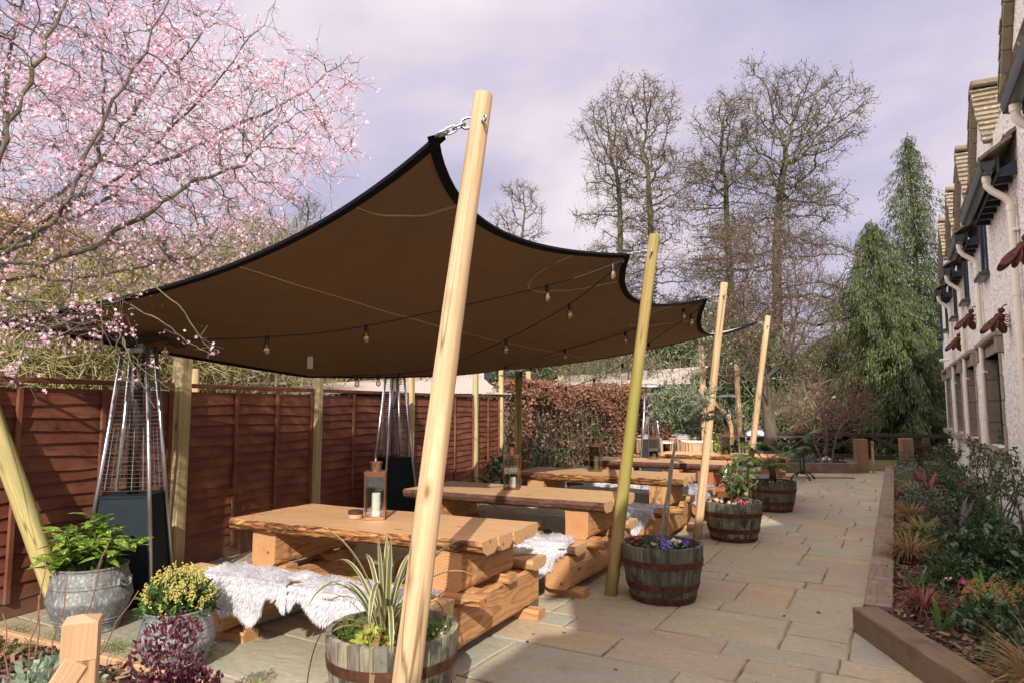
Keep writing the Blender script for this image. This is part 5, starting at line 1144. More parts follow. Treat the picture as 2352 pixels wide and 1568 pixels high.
for (dx,dy,l,m) in((.75,0,'white flowers in the far raised bed',LM['white']),(-.6,.2,'rusty pink sedum heads in the far raised bed',LM['buff'])):
    blossom('bedding_plant',l,(-2.2+dx*.9,18.4+dy+dx*.4,.22),22,.13,m,LM['grey'],None,.07,.14)
for i,(dx,dy) in enumerate([(.3,.1),(1.1,.3),(-.1,.4),(-1.0,.0),(.55,.5)]): bushy('small_plant',['green rosette near the middle of the far raised bed','grey green rosette at the right end of the far raised bed','small green plant at the back of the far raised bed','green plant at the left end of the far raised bed','small leafy plant behind the white flowers in the far raised bed'][i],'plant',(-2.2+dx*.9-dy*.4,18.4+dy*.9+dx*.4,.2),.14,.16,110,.07,LM['mid'] if i%2 else LM['grey'],'plants in the far raised bed',stems=0)
g=Geo()
for i in range(18): g.cbox((-2.6+i*.152,0,.02),(.145,1.5,.04),.004)
g.cbox((.13,-.76,.02),(2.9,.02,.045),.003); tag(g.build('timber_ramp',M['deck'],loc=(-2.6,17.25,.0),rot=(0,0,.42)),'low pale timber decking ramp on the far patio','decking')
# cafe table
t=thing('cafe_table','bar table with a thin dark top and black cast iron pedestals','table',(-2.45,16.35,0),.25)
g=Geo(); g.cbox((0,0,.93),(1.45,.6,.025),.006); g.build('table_top',plain('slate_top',(.05,.05,.05),.4),t)
for s in(-.62,.62):
    g=Geo(); 
    for q in range(4): a=q*PI/2+PI/4; g.tube([(s+.05*math.cos(a),.05*math.sin(a),.16),(s+.05*math.cos(a),.05*math.sin(a),.9)],.013,8)
    g.tube([(s,0,.12),(s,0,.2)],.06,10); g.tube([(s,0,.86),(s,0,.915)],.07,10)
    for q in range(4):
        a=q*PI/2+.4; c,sn=math.cos(a),math.sin(a); g.tube([(s+.03*c,.03*sn,.17),(s+.12*c,.12*sn,.16),(s+.22*c,.22*sn,.09),(s+.27*c,.27*sn,.03)],[.02,.018,.016,.02],8); g.ell((s+.275*c,.275*sn,.02),(.03,.03,.022),n=8)
    for q in(-1,1): g.tube([(s,q*.05,.8),(s,q*.16,.84),(s,q*.22,.91)],.012,6)
    g.build('pedestal',M['iron'],t,smooth='auto')
p=at(1737,1015,15.9); t=thing('steel_ball','mirror polished steel ball on a low stand behind the palm','steel ball',(p.x,p.y,0)); g=Geo(); g.ell((0,0,.75),(.345,.345,.345),n=32); g.build('ball',M['chrome'],t,smooth=True); g=Geo(); g.lathe([(.24,0),(.24,.03),(.06,.06),(.06,.4),(.16,.46)],20); g.build('stand',M['iron'],t,smooth='auto')
# timber pod with clear dome, chairs and table inside
p=at(1560,1000,18.2); t=thing('garden_pod','round timber framed garden pod with a clear cover behind the olive tree','garden pod',(p.x,p.y,-.05),YAW)
for (x,y,rz) in((0,-.9,0),(0,.9,0)):
    g=Geo(); P=[]
    for k in range(25): a=k/24*PI*1.16-.08*PI; P.append((1.12*math.cos(a),y,.95+1.02*math.sin(a)))
    for k in range(24):
        o=Vector(P[k]);q=Vector(P[k+1]); g.cbox(tuple((o+q)/2),((q-o).length*1.05,.1,.09),.006,(q-o).to_track_quat('X','Y').to_matrix())
    g.build('arched_frame',M['oak'],t)
g=Geo(); n=20; V=[];F=[]
for k in range(n+1):
    a=k/n*PI*1.1-.05*PI
    for y in(-.9,-.3,.3,.9): V.append((1.09*math.cos(a),y,.95+.99*math.sin(a)))
for k in range(n):
    for j in range(3): F.append((k*4+j,k*4+j+1,k*4+5+j,k*4+4+j))
g.add(V,F); g.build('clear_cover',M['dome'],t,smooth=True)
g=Geo(); g.cbox((0,0,.05),(2.2,1.9,.1),.01); g.build('floor_ring',M['deck'],t)
for (px,py,d,l,a) in((1488,1060,16.6,'wooden chair with a white fleece left of the olive stem',.4),(1567,1060,16.9,'wooden tub chair with a white fleece over its back',.2),(1602,1060,15.6,'wooden chair with a woven rope back in front of the pod',-.3)):
    p=at(px,py,d); t=thing('garden_chair',l,'chair',(p.x,p.y,0),YAW+a,'chairs around the garden pod')
    g=Geo(); g.cbox((0,0,.42),(.6,.55,.06),.01); g.build('seat',M['plank'],t)
    g=Geo(); 
    for k in range(12):
        b=PI*.05+k*PI*.9/11; g.cbox((.33*math.cos(b),-.30*math.sin(b),.64),(.10,.025,.30),.005,Matrix.Rotation(b+PI/2,3,'Z'),0)
    g.build('curved_back',M['oak'],t)
    g=Geo(); g.tube([(.34*math.cos(b),-.31*math.sin(b),.81) for b in np.linspace(.1,PI-.1,16)],.03,8); g.build('top_rail',M['wax'] if 'rope' in l else M['oak'],t,smooth=True)
    for sx in(-1,1):
        for sy in(-1,1): g=Geo(); g.tube([(sx*.25,sy*.22,.4),(sx*.28,sy*.26,0)],.022,8); g.build('leg',M['oak'],t)
    if 'fleece' in l:
        o=bpy.data.objects.new('sheepskin',FUR[('fur',8,.95,.26)]); COL.objects.link(o); o.location=t.location+Vector((.0,-.05,.86)); o.scale=(.42,.7,1.2); o.rotation_euler=(0,0,YAW+a); tag(o,'white fleece hung over the back of the '+('left chair' if 'left' in l else 'tub chair')+' by the garden pod','sheepskin','fleeces on the garden chairs')
p=at(1525,1060,17.2); t=thing('round_table','round pale table between the chairs by the garden pod','table',(p.x,p.y,0)); g=Geo(); g.lathe([(.5,.70),(.5,.73),(0,.731)],28); g.build('table_top',M['white'],t,smooth='auto'); g=Geo(); g.tube([(0,0,0),(0,0,.7)],.04,10); g.lathe([(.25,0),(.25,.02),(.04,.05)],20); g.build('pedestal',M['iron'],t,smooth='auto')
# ------------------------------------------------------------------ hedges and background green
def mass(name,label,cat,parts,n,L,mat,twigs=0,twm=None,core=None,group=None,tmpl=None,kind=None,shell=.45,twl=.5):
    """leaf mass made of overlapping irregular lobes (centre, radii)"""
    parts=[(np.array(tuple(c),float),np.array(r,float)) for c,r in parts]; t=thing(name,label,cat,tuple(parts[0][0]*np.array([1,1,0])),0,group); o=parts[0][0]*np.array([1,1,0])
    w=np.array([r[0]*r[1]+r[0]*r[2]+r[1]*r[2] for c,r in parts]); w/=w.sum(); g=Geo(); tv,tf=tmpl or DIA
    for (c,r),q in zip(parts,w):
        k=int(n*q); d=rdir(k); rr=1-shell*rng.random(k)**1.6; nz_=1+.16*np.sin(d[:,0]*7+c[0])*np.sin(d[:,2]*6+d[:,1]*5)
        P=c+d*(rr*nz_)[:,None]*r; ok=P[:,2]>0; P=P[ok];d=d[ok]; k=len(P); g.leaves(P-o,d*.5+rdir(k)+np.array([0,0,-.2]),d+rdir(k)*.7,rng.uniform(.6,1.2,k)*L,tv,tf)
    g.build('foliage',mat,t,fix=False)
    if twigs:
        g=Geo()
        for (c,r),q in zip(parts,w):
            k=int(twigs*q); d=rdir(k); P=c+d*r*rng.uniform(.3,.95,k)[:,None]; D=rdir(k,.6)*twl*rng.uniform(.4,1.2,k)[:,None]; m=P+D*.5+rng.normal(0,.06,(k,3))*twl; g.segs(P-o,m-o,np.full(k,.008)*twl*2,np.full(k,.006)*twl*2,3); g.segs(m-o,P+D-o,np.full(k,.006)*twl*2,np.full(k,.003)*twl*2,3)
        g.build('twigs',twm,t,fix=False)
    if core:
        for c,r in parts: g=Geo(); g.ell(c-o,r*.62,n=12); g.build('inner_shade_core',core,t,fix=False)
    return t
CORE=plain('dark_inner_fill',(.018,.02,.012),.95,0,.1); COREB=plain('brown_inner_fill',(.05,.035,.022),.95,0,.1)  # solid dark cores inside foliage: inner shade as colour, added to block light
TW=plain('pale_twig',(.26,.22,.14),.8); TWG=plain('yellow_green_twig',(.30,.27,.11),.8); TWD=plain('dark_twig',(.10,.085,.055),.85); TWO=plain('golden_twig',(.42,.29,.07),.8); TWR=plain('red_brown_twig',(.17,.10,.07),.85)
# clipped beech hedge
def beech():
    a=Vector((-8.05,13.35,0));b=Vector((-6.35,18.6,0)); d=(b-a); L=d.length; t=thing('beech_hedge','clipped beech hedge with copper brown winter leaves','hedge',a,math.atan2(d.y,d.x)); W=1.3;Hh=2.12; g=Geo(); n=21000
    x=rng.uniform(0,L,n); f=rng.random(n); y=np.where(f<.62,-rng.random(n)**2*.22,np.where(f<.8,-W+rng.random(n)*.2,-rng.random(n)*W)); z=np.where((f>=.8),Hh-rng.random(n)**2*.22,rng.uniform(.05,Hh,n)); e=rng.random(n)<.12; x=np.where(e,np.where(rng.random(n)<.5,rng.uniform(0,.2,n),L-rng.uniform(0,.2,n)),x); y=np.where(e,-rng.random(n)*W,y)
    wv=.07*np.sin(x*3.1)+.05*np.sin(z*4+x*1.7); rd=(np.clip(z-Hh+.35,0,1)**2)*1.2; P=np.c_[x,y+wv-rd*np.where(y>-W/2,1,-1)*.5,z+.05*np.sin(x*2.3)+.04*np.sin(x*7)]
    thin=(x>.15)&(x<2.9)&(z<1.6+.2*np.sin(x*4))&(rng.random(n)<.86)&(y>-.6); P=P[~thin]; n=len(P)
    # local +Y is away from the patio for this direction, mirror so the face looks at the tables
    P[:,1]=-W-P[:,1]; g.leaves(P,rdir(n,-.3),rdir(n),rng.uniform(.05,.085,n),*leaf(.3,.07,.1)); g.build('leaves',M_beech,t,fix=False)
    g=Geo(); k=1500; Q=np.c_[rng.uniform(0,L,k),-rng.uniform(.35,W-.05,k),rng.uniform(0,1.4,k)]; D=rdir(k,.9)*rng.uniform(.3,.7,k)[:,None]; g.segs(Q,Q+D,np.full(k,.008),np.full(k,.004),3); 
    for x in np.arange(.15,L,.28): g.tube([(x,-.95+rng.normal(0,.1),0),(x+rng.normal(0,.06),-.95+rng.normal(0,.1),.8),(x+rng.normal(0,.1),-.95,1.6)],[.025,.02,.01],6)
    g.build('stems',TWD,t,fix=False); g=Geo(); g.cbox((L/2,-W*.38,Hh*.48),(L-.5,.35,Hh*.8),.05); g.build('inner_shade_core',COREB,t)
M_beech=LM['beech']; beech()
sp=at(1255,1000,12.9); bushy('laurel_shrub','dark green shrub growing in front of the beech hedge','shrub',(sp.x,sp.y,0),.42,1.35,900,.085,LM['dark'],tmpl=leaf(.2),stems=10,shell=.7)
sp=at(1152,1090,12.4); bushy('rhododendron','low glossy dark shrub at the end of the fence','shrub',(sp.x,sp.y,0),.42,.75,420,.13,LM['dark'],tmpl=leaf(.2),stems=8,shell=.6)
t=thing('wooden_tub','square weathered wooden tub under the third table','planter',at(1242,1100,12.6)); t.location.z=0; g=Geo(); 
for k in range(8): g.cbox((-.21+k*.06,-.22,.2),(.056,.02,.4),.003); g.cbox((-.21+k*.06,.22,.2),(.056,.02,.4),.003); g.cbox((-.24,-.21+k*.06,.2),(.02,.056,.4),.003); g.cbox((.25,-.21+k*.06,.2),(.02,.056,.4),.003)
g.build('boards',M['sleeper'],t)
sp=at(1655,1040,16.8); bushy('euonymus','yellow green bushy shrub between the pod and the steel ball','shrub',(sp.x,sp.y,0),.4,1.05,1300,.06,LM['varieg'],tmpl=leaf(.3),stems=8,shell=.6)
# dark evergreen belt behind the far patio
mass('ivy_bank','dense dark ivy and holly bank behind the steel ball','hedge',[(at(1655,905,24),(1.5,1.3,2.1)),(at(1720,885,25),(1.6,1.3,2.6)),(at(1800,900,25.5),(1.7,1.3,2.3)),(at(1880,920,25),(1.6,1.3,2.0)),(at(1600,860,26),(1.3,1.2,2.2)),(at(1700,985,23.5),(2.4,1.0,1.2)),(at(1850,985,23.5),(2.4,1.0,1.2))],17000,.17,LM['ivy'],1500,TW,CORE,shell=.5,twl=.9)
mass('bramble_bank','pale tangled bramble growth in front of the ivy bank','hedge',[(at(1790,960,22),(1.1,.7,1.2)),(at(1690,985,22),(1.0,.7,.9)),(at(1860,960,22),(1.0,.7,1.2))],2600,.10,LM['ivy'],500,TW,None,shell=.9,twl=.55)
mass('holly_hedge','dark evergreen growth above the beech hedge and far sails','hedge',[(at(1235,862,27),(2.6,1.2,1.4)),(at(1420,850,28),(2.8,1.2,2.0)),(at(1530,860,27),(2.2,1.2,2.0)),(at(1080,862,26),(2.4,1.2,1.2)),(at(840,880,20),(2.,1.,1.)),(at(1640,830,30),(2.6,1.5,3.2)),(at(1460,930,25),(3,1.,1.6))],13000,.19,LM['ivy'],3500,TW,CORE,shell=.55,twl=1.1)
mass('hazel_thicket','tangled yellow green twiggy thicket behind the left fence','thicket',[(at(60,800,9.5),(1.5,1.2,1.5)),(at(230,790,10.5),(1.6,1.2,1.5)),(at(400,800,12),(1.7,1.3,1.3)),(at(560,815,13.5),(1.8,1.3,1.25)),(at(650,835,15),(1.8,1.3,1.1))],4600,.055,LM['mid'],15000,TWG,None,shell=.95,twl=.5)
mass('ivy_thicket','dark ivy patches inside the thicket behind the left fence','thicket',[(at(130,840,10.2),(.8,.6,.9)),(at(200,800,11.5),(1.,.6,.9)),(at(40,850,10.),(.7,.6,.8)),(at(330,845,12.5),(.9,.6,.6))],3600,.08,LM['ivy'],0,TW,None,shell=.8)
mass('willow_thicket','pale grey green twiggy woodland edge seen through the blossom','thicket',[(at(430,680,17),(2.3,1.6,1.7)),(at(250,680,18),(2.8,1.7,2.0)),(at(60,650,17),(2.6,1.6,2.2)),(at(590,640,19),(2.0,1.6,1.9)),(at(-120,650,16),(2.4,1.6,2.4)),(at(520,760,18),(2.4,1.6,1.8)),(at(330,760,17),(2.6,1.6,1.9))],3600,.06,LM['mid'],20000,TW,None,shell=.95,twl=.75)
mass('golden_willow','golden twigged willow at the left frame edge','tree',[(at(20,700,15.5),(1.2,.9,2.0)),(at(90,640,16),(1.0,.8,1.2)),(at(-60,640,15),(1.2,.9,1.6))],300,.05,LM['varieg'],9000,TWO,None,shell=.95,twl=.9)
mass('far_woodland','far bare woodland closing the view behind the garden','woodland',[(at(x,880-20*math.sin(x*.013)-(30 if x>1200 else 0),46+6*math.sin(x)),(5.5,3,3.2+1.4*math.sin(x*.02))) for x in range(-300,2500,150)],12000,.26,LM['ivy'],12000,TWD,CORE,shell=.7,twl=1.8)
# ------------------------------------------------------------------ trees
def colonize(seeds,attr,di,dk,step,it=220,seed=0,grav=0.):
    """space colonisation: returns nodes, parents"""
    r=np.random.default_rng(seed); N=[];Pa=[]
    for pl,par in seeds:
        for k,p in enumerate(pl):
            N.append(np.array(tuple(p),float)); Pa.append((par if k==0 else len(N)-2))
    A=np.array(attr,float); N=np.array(N); Pa=list(Pa)
    def near(A,P):
        best=np.full(len(A),1e9);bi=np.zeros(len(A),int)
        for i in range(0,len(P),400):
            d=((A[:,None]-P[None,i:i+400])**2).sum(2); j=d.argmin(1); dd=d[np.arange(len(A)),j]; m=dd<best; best[m]=dd[m]; bi[m]=j[m]+i
        return best,bi
    best,bi=near(A,N)
    for _ in range(it):
        if len(A)==0: break
        act=best<di*di
        if not act.any(): break
        ids=bi[act]; v=A[act]-N[ids]; v/=np.linalg.norm(v,axis=1)[:,None]+1e-9
        u,inv=np.unique(ids,return_inverse=True); S=np.zeros((len(u),3)); np.add.at(S,inv,v); S/=np.linalg.norm(S,axis=1)[:,None]+1e-9
        S+=r.normal(0,.22,S.shape); S[:,2]+=grav; S/=np.linalg.norm(S,axis=1)[:,None]
        new=N[u]+S*step; base=len(N); N=np.concatenate([N,new]); Pa+=list(u)
        b2,i2=near(A,new); m=b2<best; best[m]=b2[m]; bi[m]=i2[m]+base
        keep=best>dk*dk; A=A[keep];best=best[keep];bi=bi[keep]
        if len(N)>12000: break
    return N,np.array(Pa)
def radii(N,Pa,tip,e=2.3):
    r=np.zeros(len(N)); ch=np.zeros(len(N),int)
    for i in range(len(N)-1,-1,-1):
        if ch[i]==0: r[i]=tip**e
        if Pa[i]>=0: r[Pa[i]]+=r[i]; ch[Pa[i]]+=1
    return r**(1/e),ch
def ordered(N,Pa):
    return N,Pa
def treemesh(g,N,Pa,r,split=.03):
    i=np.where(Pa>=0)[0]; a=N[Pa[i]];b=N[i]; d=b-a; ext=d*.06; rp=np.minimum(r[Pa[i]],r[i]*1.35)
    thick=r[i]>split
    for m,k in((thick,7),(~thick,4)): g.segs((a-ext)[m],(b+ext)[m],rp[m],r[i][m],k)
def ellpts(c,r,n,hollow=0.):
    d=rdir(n); k=(hollow**3+(1-hollow**3)*rng.random(n))**(1/3); return np.array(tuple(c))+d*k[:,None]*np.array(r)
def line(a,b,n,j=.0):
    a=np.array(tuple(a));b=np.array(tuple(b)); return [a+(b-a)*k/n+rng.normal(0,j,3)*(0<k<n) for k in range(n+1)]
BK=barkmat('alder_bark',(.045,.04,.03),(.14,.12,.085),6,moss=((.11,.125,.05),1.3)); BKC=barkmat('cherry_bark',(.05,.042,.036),(.17,.15,.125),9,moss=((.12,.115,.05),3));
BKM=barkmat('magnolia_bark',(.05,.04,.03),(.15,.115,.085),9)
k=K('dry_catkins_and_cones'); CONE=k.fin(k.ramp(k.rnd(),[(0,(.05,.03,.02)),(.5,(.11,.06,.035)),(1,(.2,.11,.06))]),.8)
k=K('rusty_catkins'); CONER=k.fin(k.ramp(k.rnd(),[(0,(.09,.045,.03)),(.5,(.17,.08,.05)),(1,(.24,.12,.075))]),.8)
k=K('fat_buds'); BUD=k.fin(k.ramp(k.rnd(),[(0,(.20,.09,.06)),(.6,(.3,.15,.09)),(1,(.42,.28,.17))]),.7)
def alder(name,label,base,top,prof,nl,seed,tip=.012,na=1500,cone=CONE,nc=7000,first=.25,lean=0,group=None,step=.25,asym=0,csz=.085,ivy=False):
    """prof: list of (height fraction, reach m)"""
    global rng; rng=np.random.default_rng(seed); base=np.array(tuple(base));base[2]=-.1;top=np.array(tuple(top)); H=top[2]; t=thing(name,label,'tree',tuple(base),0,group)
    tr=[base+(top-base)*u+np.array([.35*math.sin(u*6+seed),.35*math.sin(u*5+seed*2),0])*u for u in np.linspace(0,.74,int(H/.35))]
    C_=[]; hs=[p[0] for p in prof]; rs=[p[1] for p in prof]
    for i in range(nl):
        u=first+(1-first)*((i+.5)/nl)**.9; reach=np.interp(u,hs,rs)*rng.uniform(.45,1.12); a=i*2.4+rng.uniform(-.9,.9); c=base+(top-base)*u+np.array([.35*math.sin(u*6+seed),.35*math.sin(u*5+seed*2),0])*u
        c=c+np.array([math.cos(a),math.sin(a),0])*reach*rng.uniform(.5,.95); c[0]+=asym*reach*.3; c[2]+=.25*reach*rng.uniform(-.5,1)-.25
        rr=rng.uniform(.65,1.15)+.10*reach; C_.append(ellpts(c,(rr,rr,rr*rng.uniform(.4,.6)),int(na/nl)))
    A=np.concatenate(C_); N,Pa=colonize([(tr,-1)],A,3.4,.30,step,seed=seed,grav=.10); r,ch=radii(N,Pa,tip,2.25); r=np.minimum(r,.02+.30*(1-np.clip(N[:,2]/H,0,1))**.8)
    N=N-base; g=Geo(); treemesh(g,N,Pa,r,.05); tips=np.where(r<.03)[0]; k=len(tips)*3; q=tips[rng.integers(0,len(tips),k)]; pd=N[q]-(N[np.maximum(Pa[q],0)]); pd/=np.linalg.norm(pd,axis=1)[:,None]+1e-9; d=pd*.75+rdir(k,.25)*.8; d=d/np.linalg.norm(d,axis=1)[:,None]*rng.uniform(.2,.55,k)[:,None]; m=N[q]+d*.5+rng.normal(0,.04,(k,3)); g.segs(N[q],m,np.full(k,tip*.62),np.full(k,tip*.55),3); g.segs(m,N[q]+d,np.full(k,tip*.55),np.full(k,tip*.4),3)
    g.build('trunk_and_branches',BK,t,fix=False,smooth=True); ends=np.concatenate([m,N[q]+d])
    if nc:
        w=ends[rng.integers(0,len(ends),nc)]+rng.normal(0,.09,(nc,3)); g=Geo(); g.leaves(w,rdir(nc,-.8),rdir(nc),rng.uniform(.5,1.2,nc)*csz,[(0,-.12,0),(.5,-.2,0),(1,0,0),(.5,.2,.05),(0,.12,0)],[(0,1,3,4),(1,2,3)]); g.build('cones_and_catkins',cone,t,fix=False)
    if ivy:
        n=2600; z=rng.uniform(.0,H*.5,n); idx=np.array([np.interp(z,[p[2]-base[2] for p in tr],[p[c]-base[c] for p in tr]) for c in(0,1)]).T; a=rng.uniform(0,6.3,n); rr=.22+.2*rng.random(n)*(1-z/(H*.55)); P=np.c_[idx[:,0]+np.cos(a)*rr,idx[:,1]+np.sin(a)*rr,z]; g=Geo(); g.leaves(P,rdir(n,-.4),rdir(n),rng.uniform(.09,.17,n),*DIA); g.build('ivy',LM['ivy'],t,fix=False)
    return t
GA='tall bare alder trees'
a1=alder('alder_tree','slim pale bare alder, left one of the pair right of the tall pole',at(1425,980,31),at(1410,205,31),[(0,.5),(.3,2.8),(.42,2.6),(.6,1.7),(.8,1.6),(1,.7)],30,11,na=1900,nc=3500,first=.34,group=GA,cone=CONER,asym=-1)
a2=alder('alder_tree','ivy clad alder with rusty catkins, right one of the pair',at(1468,980,29.5),at(1505,185,29.5),[(0,.5),(.3,2.4),(.5,1.7),(.75,2.0),(.9,1.5),(1,.6)],34,12,na=2100,nc=10000,first=.36,group=GA,cone=CONER,ivy=True)
a3=alder('alder_tree','reddish bare alder just left of the tallest tree',at(1668,980,30),at(1690,215,30),[(0,.5),(.3,2.9),(.5,2.1),(.8,2.3),(.93,1.5),(1,.7)],34,13,na=2100,nc=10000,first=.34,group=GA,cone=CONER,asym=-1)
a4=alder('alder_tree','tallest bare alder with wide dark spreading branches',at(1775,980,28.5),at(1815,160,28.5),[(0,.5),(.25,3.9),(.5,3.7),(.68,3.1),(.85,3.2),(.95,2.2),(1,1.2)],52,14,na=3500,nc=19000,first=.27,group=GA,asym=.15)
a5=alder('alder_tree','small distant bare alder between the tall front pole and the pair of alders',at(1195,980,42),at(1192,415,42),[(0,.5),(.3,3.),(.6,2.4),(1,.5)],20,15,na=1300,nc=3500,first=.3,group=GA,cone=CONER,tip=.014)
# copies of the bare trees form the wood farther back
GW='bare trees of the wood behind the garden'
for i,(src,px,d,s,rz,l) in enumerate([(a5,655,44,1.0,1.,'rounded bare tree showing right of the blossom above the sail'),(a5,800,50,.95,2.2,'faint bare tree top above the middle of the sail edge'),(a1,560,46,.62,.7,'bare grey tree behind the right part of the blossom'),(a3,420,42,.62,2.9,'bare tree seen through the middle of the blossom'),(a2,250,40,.62,1.7,'ivy clad tree seen through the blossom at the left'),(a5,1300,46,.72,3.3,'low bare tree behind the capped pole'),(a5,1930,40,.6,5.6,'low bare tree between the tallest alder and the cypress'),(a1,1330,38,.42,5.,'low bare tree left of the pair of alders'),(a5,1580,40,.5,.4,'low bare tree right of the green stained pole')]):
    p=at(px,960,d); dup(src,l,(p.x,p.y,-.1),rz,GW,s)
# vase shaped tree on the patio edge
def vase():
    global rng; rng=np.random.default_rng(5); b=np.array([-2.3,15.3,-.05]); t=thing('magnolia_tree','upright twiggy bare tree with fat buds behind the palm barrel','tree',tuple(b)); tr=line(b,b+np.array([-.05,.02,2.25]),6,.015); S=[(tr,-1)]
    k=len(tr); n0=k
    for i in range(9):
        a=i*2.4; e=b+np.array([math.cos(a)*.75,math.sin(a)*.65,3.3+.35*math.sin(i*3.)]); s=[tr[-1-(i%3)]+(e-tr[-1-(i%3)])*u+np.array([math.cos(a),math.sin(a),0])*.16*math.sin(u*PI) for u in(.2,.4,.6,.8,1.)]; S.append((s,k-1-(i%3)))
    A=np.concatenate([ellpts(b+np.array([0,0,4.2]),(1.45,1.35,1.7),1100),ellpts(b+np.array([0,0,3.2]),(1.75,1.6,1.1),600),ellpts(b+np.array([.1,0,5.4]),(.75,.7,.9),350),ellpts(b+np.array([.9,0,2.5]),(1.1,.8,.5),220),ellpts(b+np.array([-1.1,0,2.5]),(1.0,.8,.45),200)])
    N,Pa=colonize(S,A,1.2,.13,.11,seed=5,grav=.28); r,ch=radii(N,Pa,.0035,2.2); r=np.minimum(r,.165); r[:k]=np.linspace(.155,.115,k); N=N-b; g=Geo(); treemesh(g,N,Pa,r,.02)
    tips=np.where(r<.010)[0]; n=6000; q=tips[rng.integers(0,len(tips),n)]; d=rdir(n,.7)*rng.uniform(.1,.28,n)[:,None]; g.segs(N[q],N[q]+d,np.full(n,.0034),np.full(n,.0024),3); g.build('trunk_and_branches',BKM,t,fix=False,smooth=True); g=Geo(); m=3600; g.leaves((N[q]+d)[:m],d[:m],rdir(m),rng.uniform(.02,.036,m),[(0,-.2,0),(.4,-.35,0),(1,0,0),(.4,.35,.1),(0,.2,0)],[(0,1,3,4),(1,2,3)]); g.build('buds',BUD,t,fix=False)
vase()
def sapling(label,b,H,W,seed,tip=.004,mat=None,na=700,name='bare_shrub',trunks=4,buds=0,budm=None):
    global rng; rng=np.random.default_rng(seed); b=np.array(tuple(b)); b[2]=-.05; t=thing(name,label,'shrub',tuple(b)); S=[]
    for i in range(trunks): a=i*2*PI/trunks; S.append((line(b+np.array([math.cos(a),math.sin(a),0])*.05,b+np.array([math.cos(a)*W*.25,math.sin(a)*W*.25,H*.42]),6,.02),-1))
    A=ellpts(b+np.array([0,0,H*.68]),(W,W,H*.36),na); N,Pa=colonize(S,A,W*1.1,W*.085,W*.075,seed=seed,grav=.1); r,ch=radii(N,Pa,tip,2.2); N=N-b; g=Geo(); treemesh(g,N,Pa,r,.02); tips=np.where(r<tip*2.5)[0]; n=na*3; q=tips[rng.integers(0,len(tips),n)]; d=rdir(n,.5)*rng.uniform(.1,.25,n)[:,None]*W; g.segs(N[q],N[q]+d,np.full(n,tip*.8),np.full(n,tip*.5),3); g.build('branches',mat or BK,t,fix=False,smooth=True)
    if buds: g=Geo(); k=rng.integers(0,n,buds); g.leaves((N[q]+d)[k],d[k],rdir(buds),.07,*DIA); g.build('buds',budm or BUD,t,fix=False)
sapling('bare multi stemmed shrub in the far raised bed by the left oak gate post',(-1.55,18.9,0),2.5,1.25,31,mat=TWR,trunks=4)
p=at(1400,980,20.5); sapling('bare budding shrub rising in front of the far beige sail',p,3.4,2.0,32,tip=.006,na=900,buds=1200)
p=at(960,980,19); sapling('bare budding shrub behind the fence in front of the far sail',p,2.9,1.8,33,tip=.006,na=700,buds=800,budm=CONER)
p=at(560,980,12.5); sapling('bare crooked shrub just behind the fence with pale bark',p,2.6,1.7,34,tip=.006,na=600,mat=TW)
# cypresses
def cypress(label,b,H,W,seed,n=17000,bare=0.):
    global rng; rng=np.random.default_rng(seed); b=np.array(tuple(b)); b[2]=-.1; t=thing('cypress_tree',label,'conifer',tuple(b),0,'drooping cypress trees'); g=Geo(); g.tube([(0,0,0),(.05,.03,H*.5),(0,0,H)],[.2,.11,.02],8); gl=Geo(); nb=int(H*24)
    for i in range(nb):
        u=(i+.5)/nb; z=H*(.04+.95*u); a=i*2.4+rng.uniform(-.4,.4); L=W*((1-u)**.62)*rng.uniform(.55,1.12)+.18
        if rng.random()<bare*u: L*=.6
        d=np.array([math.cos(a),math.sin(a),0]); s=np.linspace(0,1,7)[:,None]; Q=np.array([0,0,z])+d*L*s+np.array([0,0,1])*(.16*L*s-.42*L*s*s); g.segs(Q[:-1],Q[1:],np.linspace(.028,.008,6)*(1.1-u*.6),np.linspace(.024,.006,6)*(1.1-u*.6),4)
        k=int(2.3*n/nb*(.35+1.2*(1-u))); w=rng.uniform(.2,1.05,k); P=np.array([0,0,z])+d*(L*w)[:,None]+np.array([0,0,1])*((.16*L*w-.42*L*w*w))[:,None]; sd=np.array([-d[1],d[0],0]); P+=sd*(rng.normal(0,.13,k)*(1-.4*w)*min(1.2,L))[:,None]; hang=rng.random(k)**1.3*.42; P[:,2]-=hang
        D=np.array([0,0,-1.])+d*rng.uniform(.0,.8,k)[:,None]+rng.normal(0,.25,(k,3)); gl.leaves(P,D,rdir(k),rng.uniform(.10,.24,k)*(1-.3*u),[(0,-.02,0),(.3,-.10,.03),(.6,-.07,0),(1,0,-.02),(.6,.08,0),(.3,.09,.03),(0,.02,0)],[(0,1,5,6),(1,2,4,5),(2,3,4)])
    g.build('trunk',BK,t,fix=False,smooth=True); gl.build('drooping_sprays',LM['conifer'],t,fix=False)
cypress('tall thin cypress with a pointed top at the right end of the wood',at(2122,980,25.5),12.3,2.9,41,21000,.55); cypress('shorter dense cypress left of the tall thin one',at(2025,980,23.5),8.3,2.5,42,26000); cypress('low wide cypress with drooping sprays behind the gate',at(2085,980,22.6),5.2,2.6,43,20000); cypress('small cypress left of the others behind the rail fence',at(1945,980,24.5),4.6,1.7,44,9000)
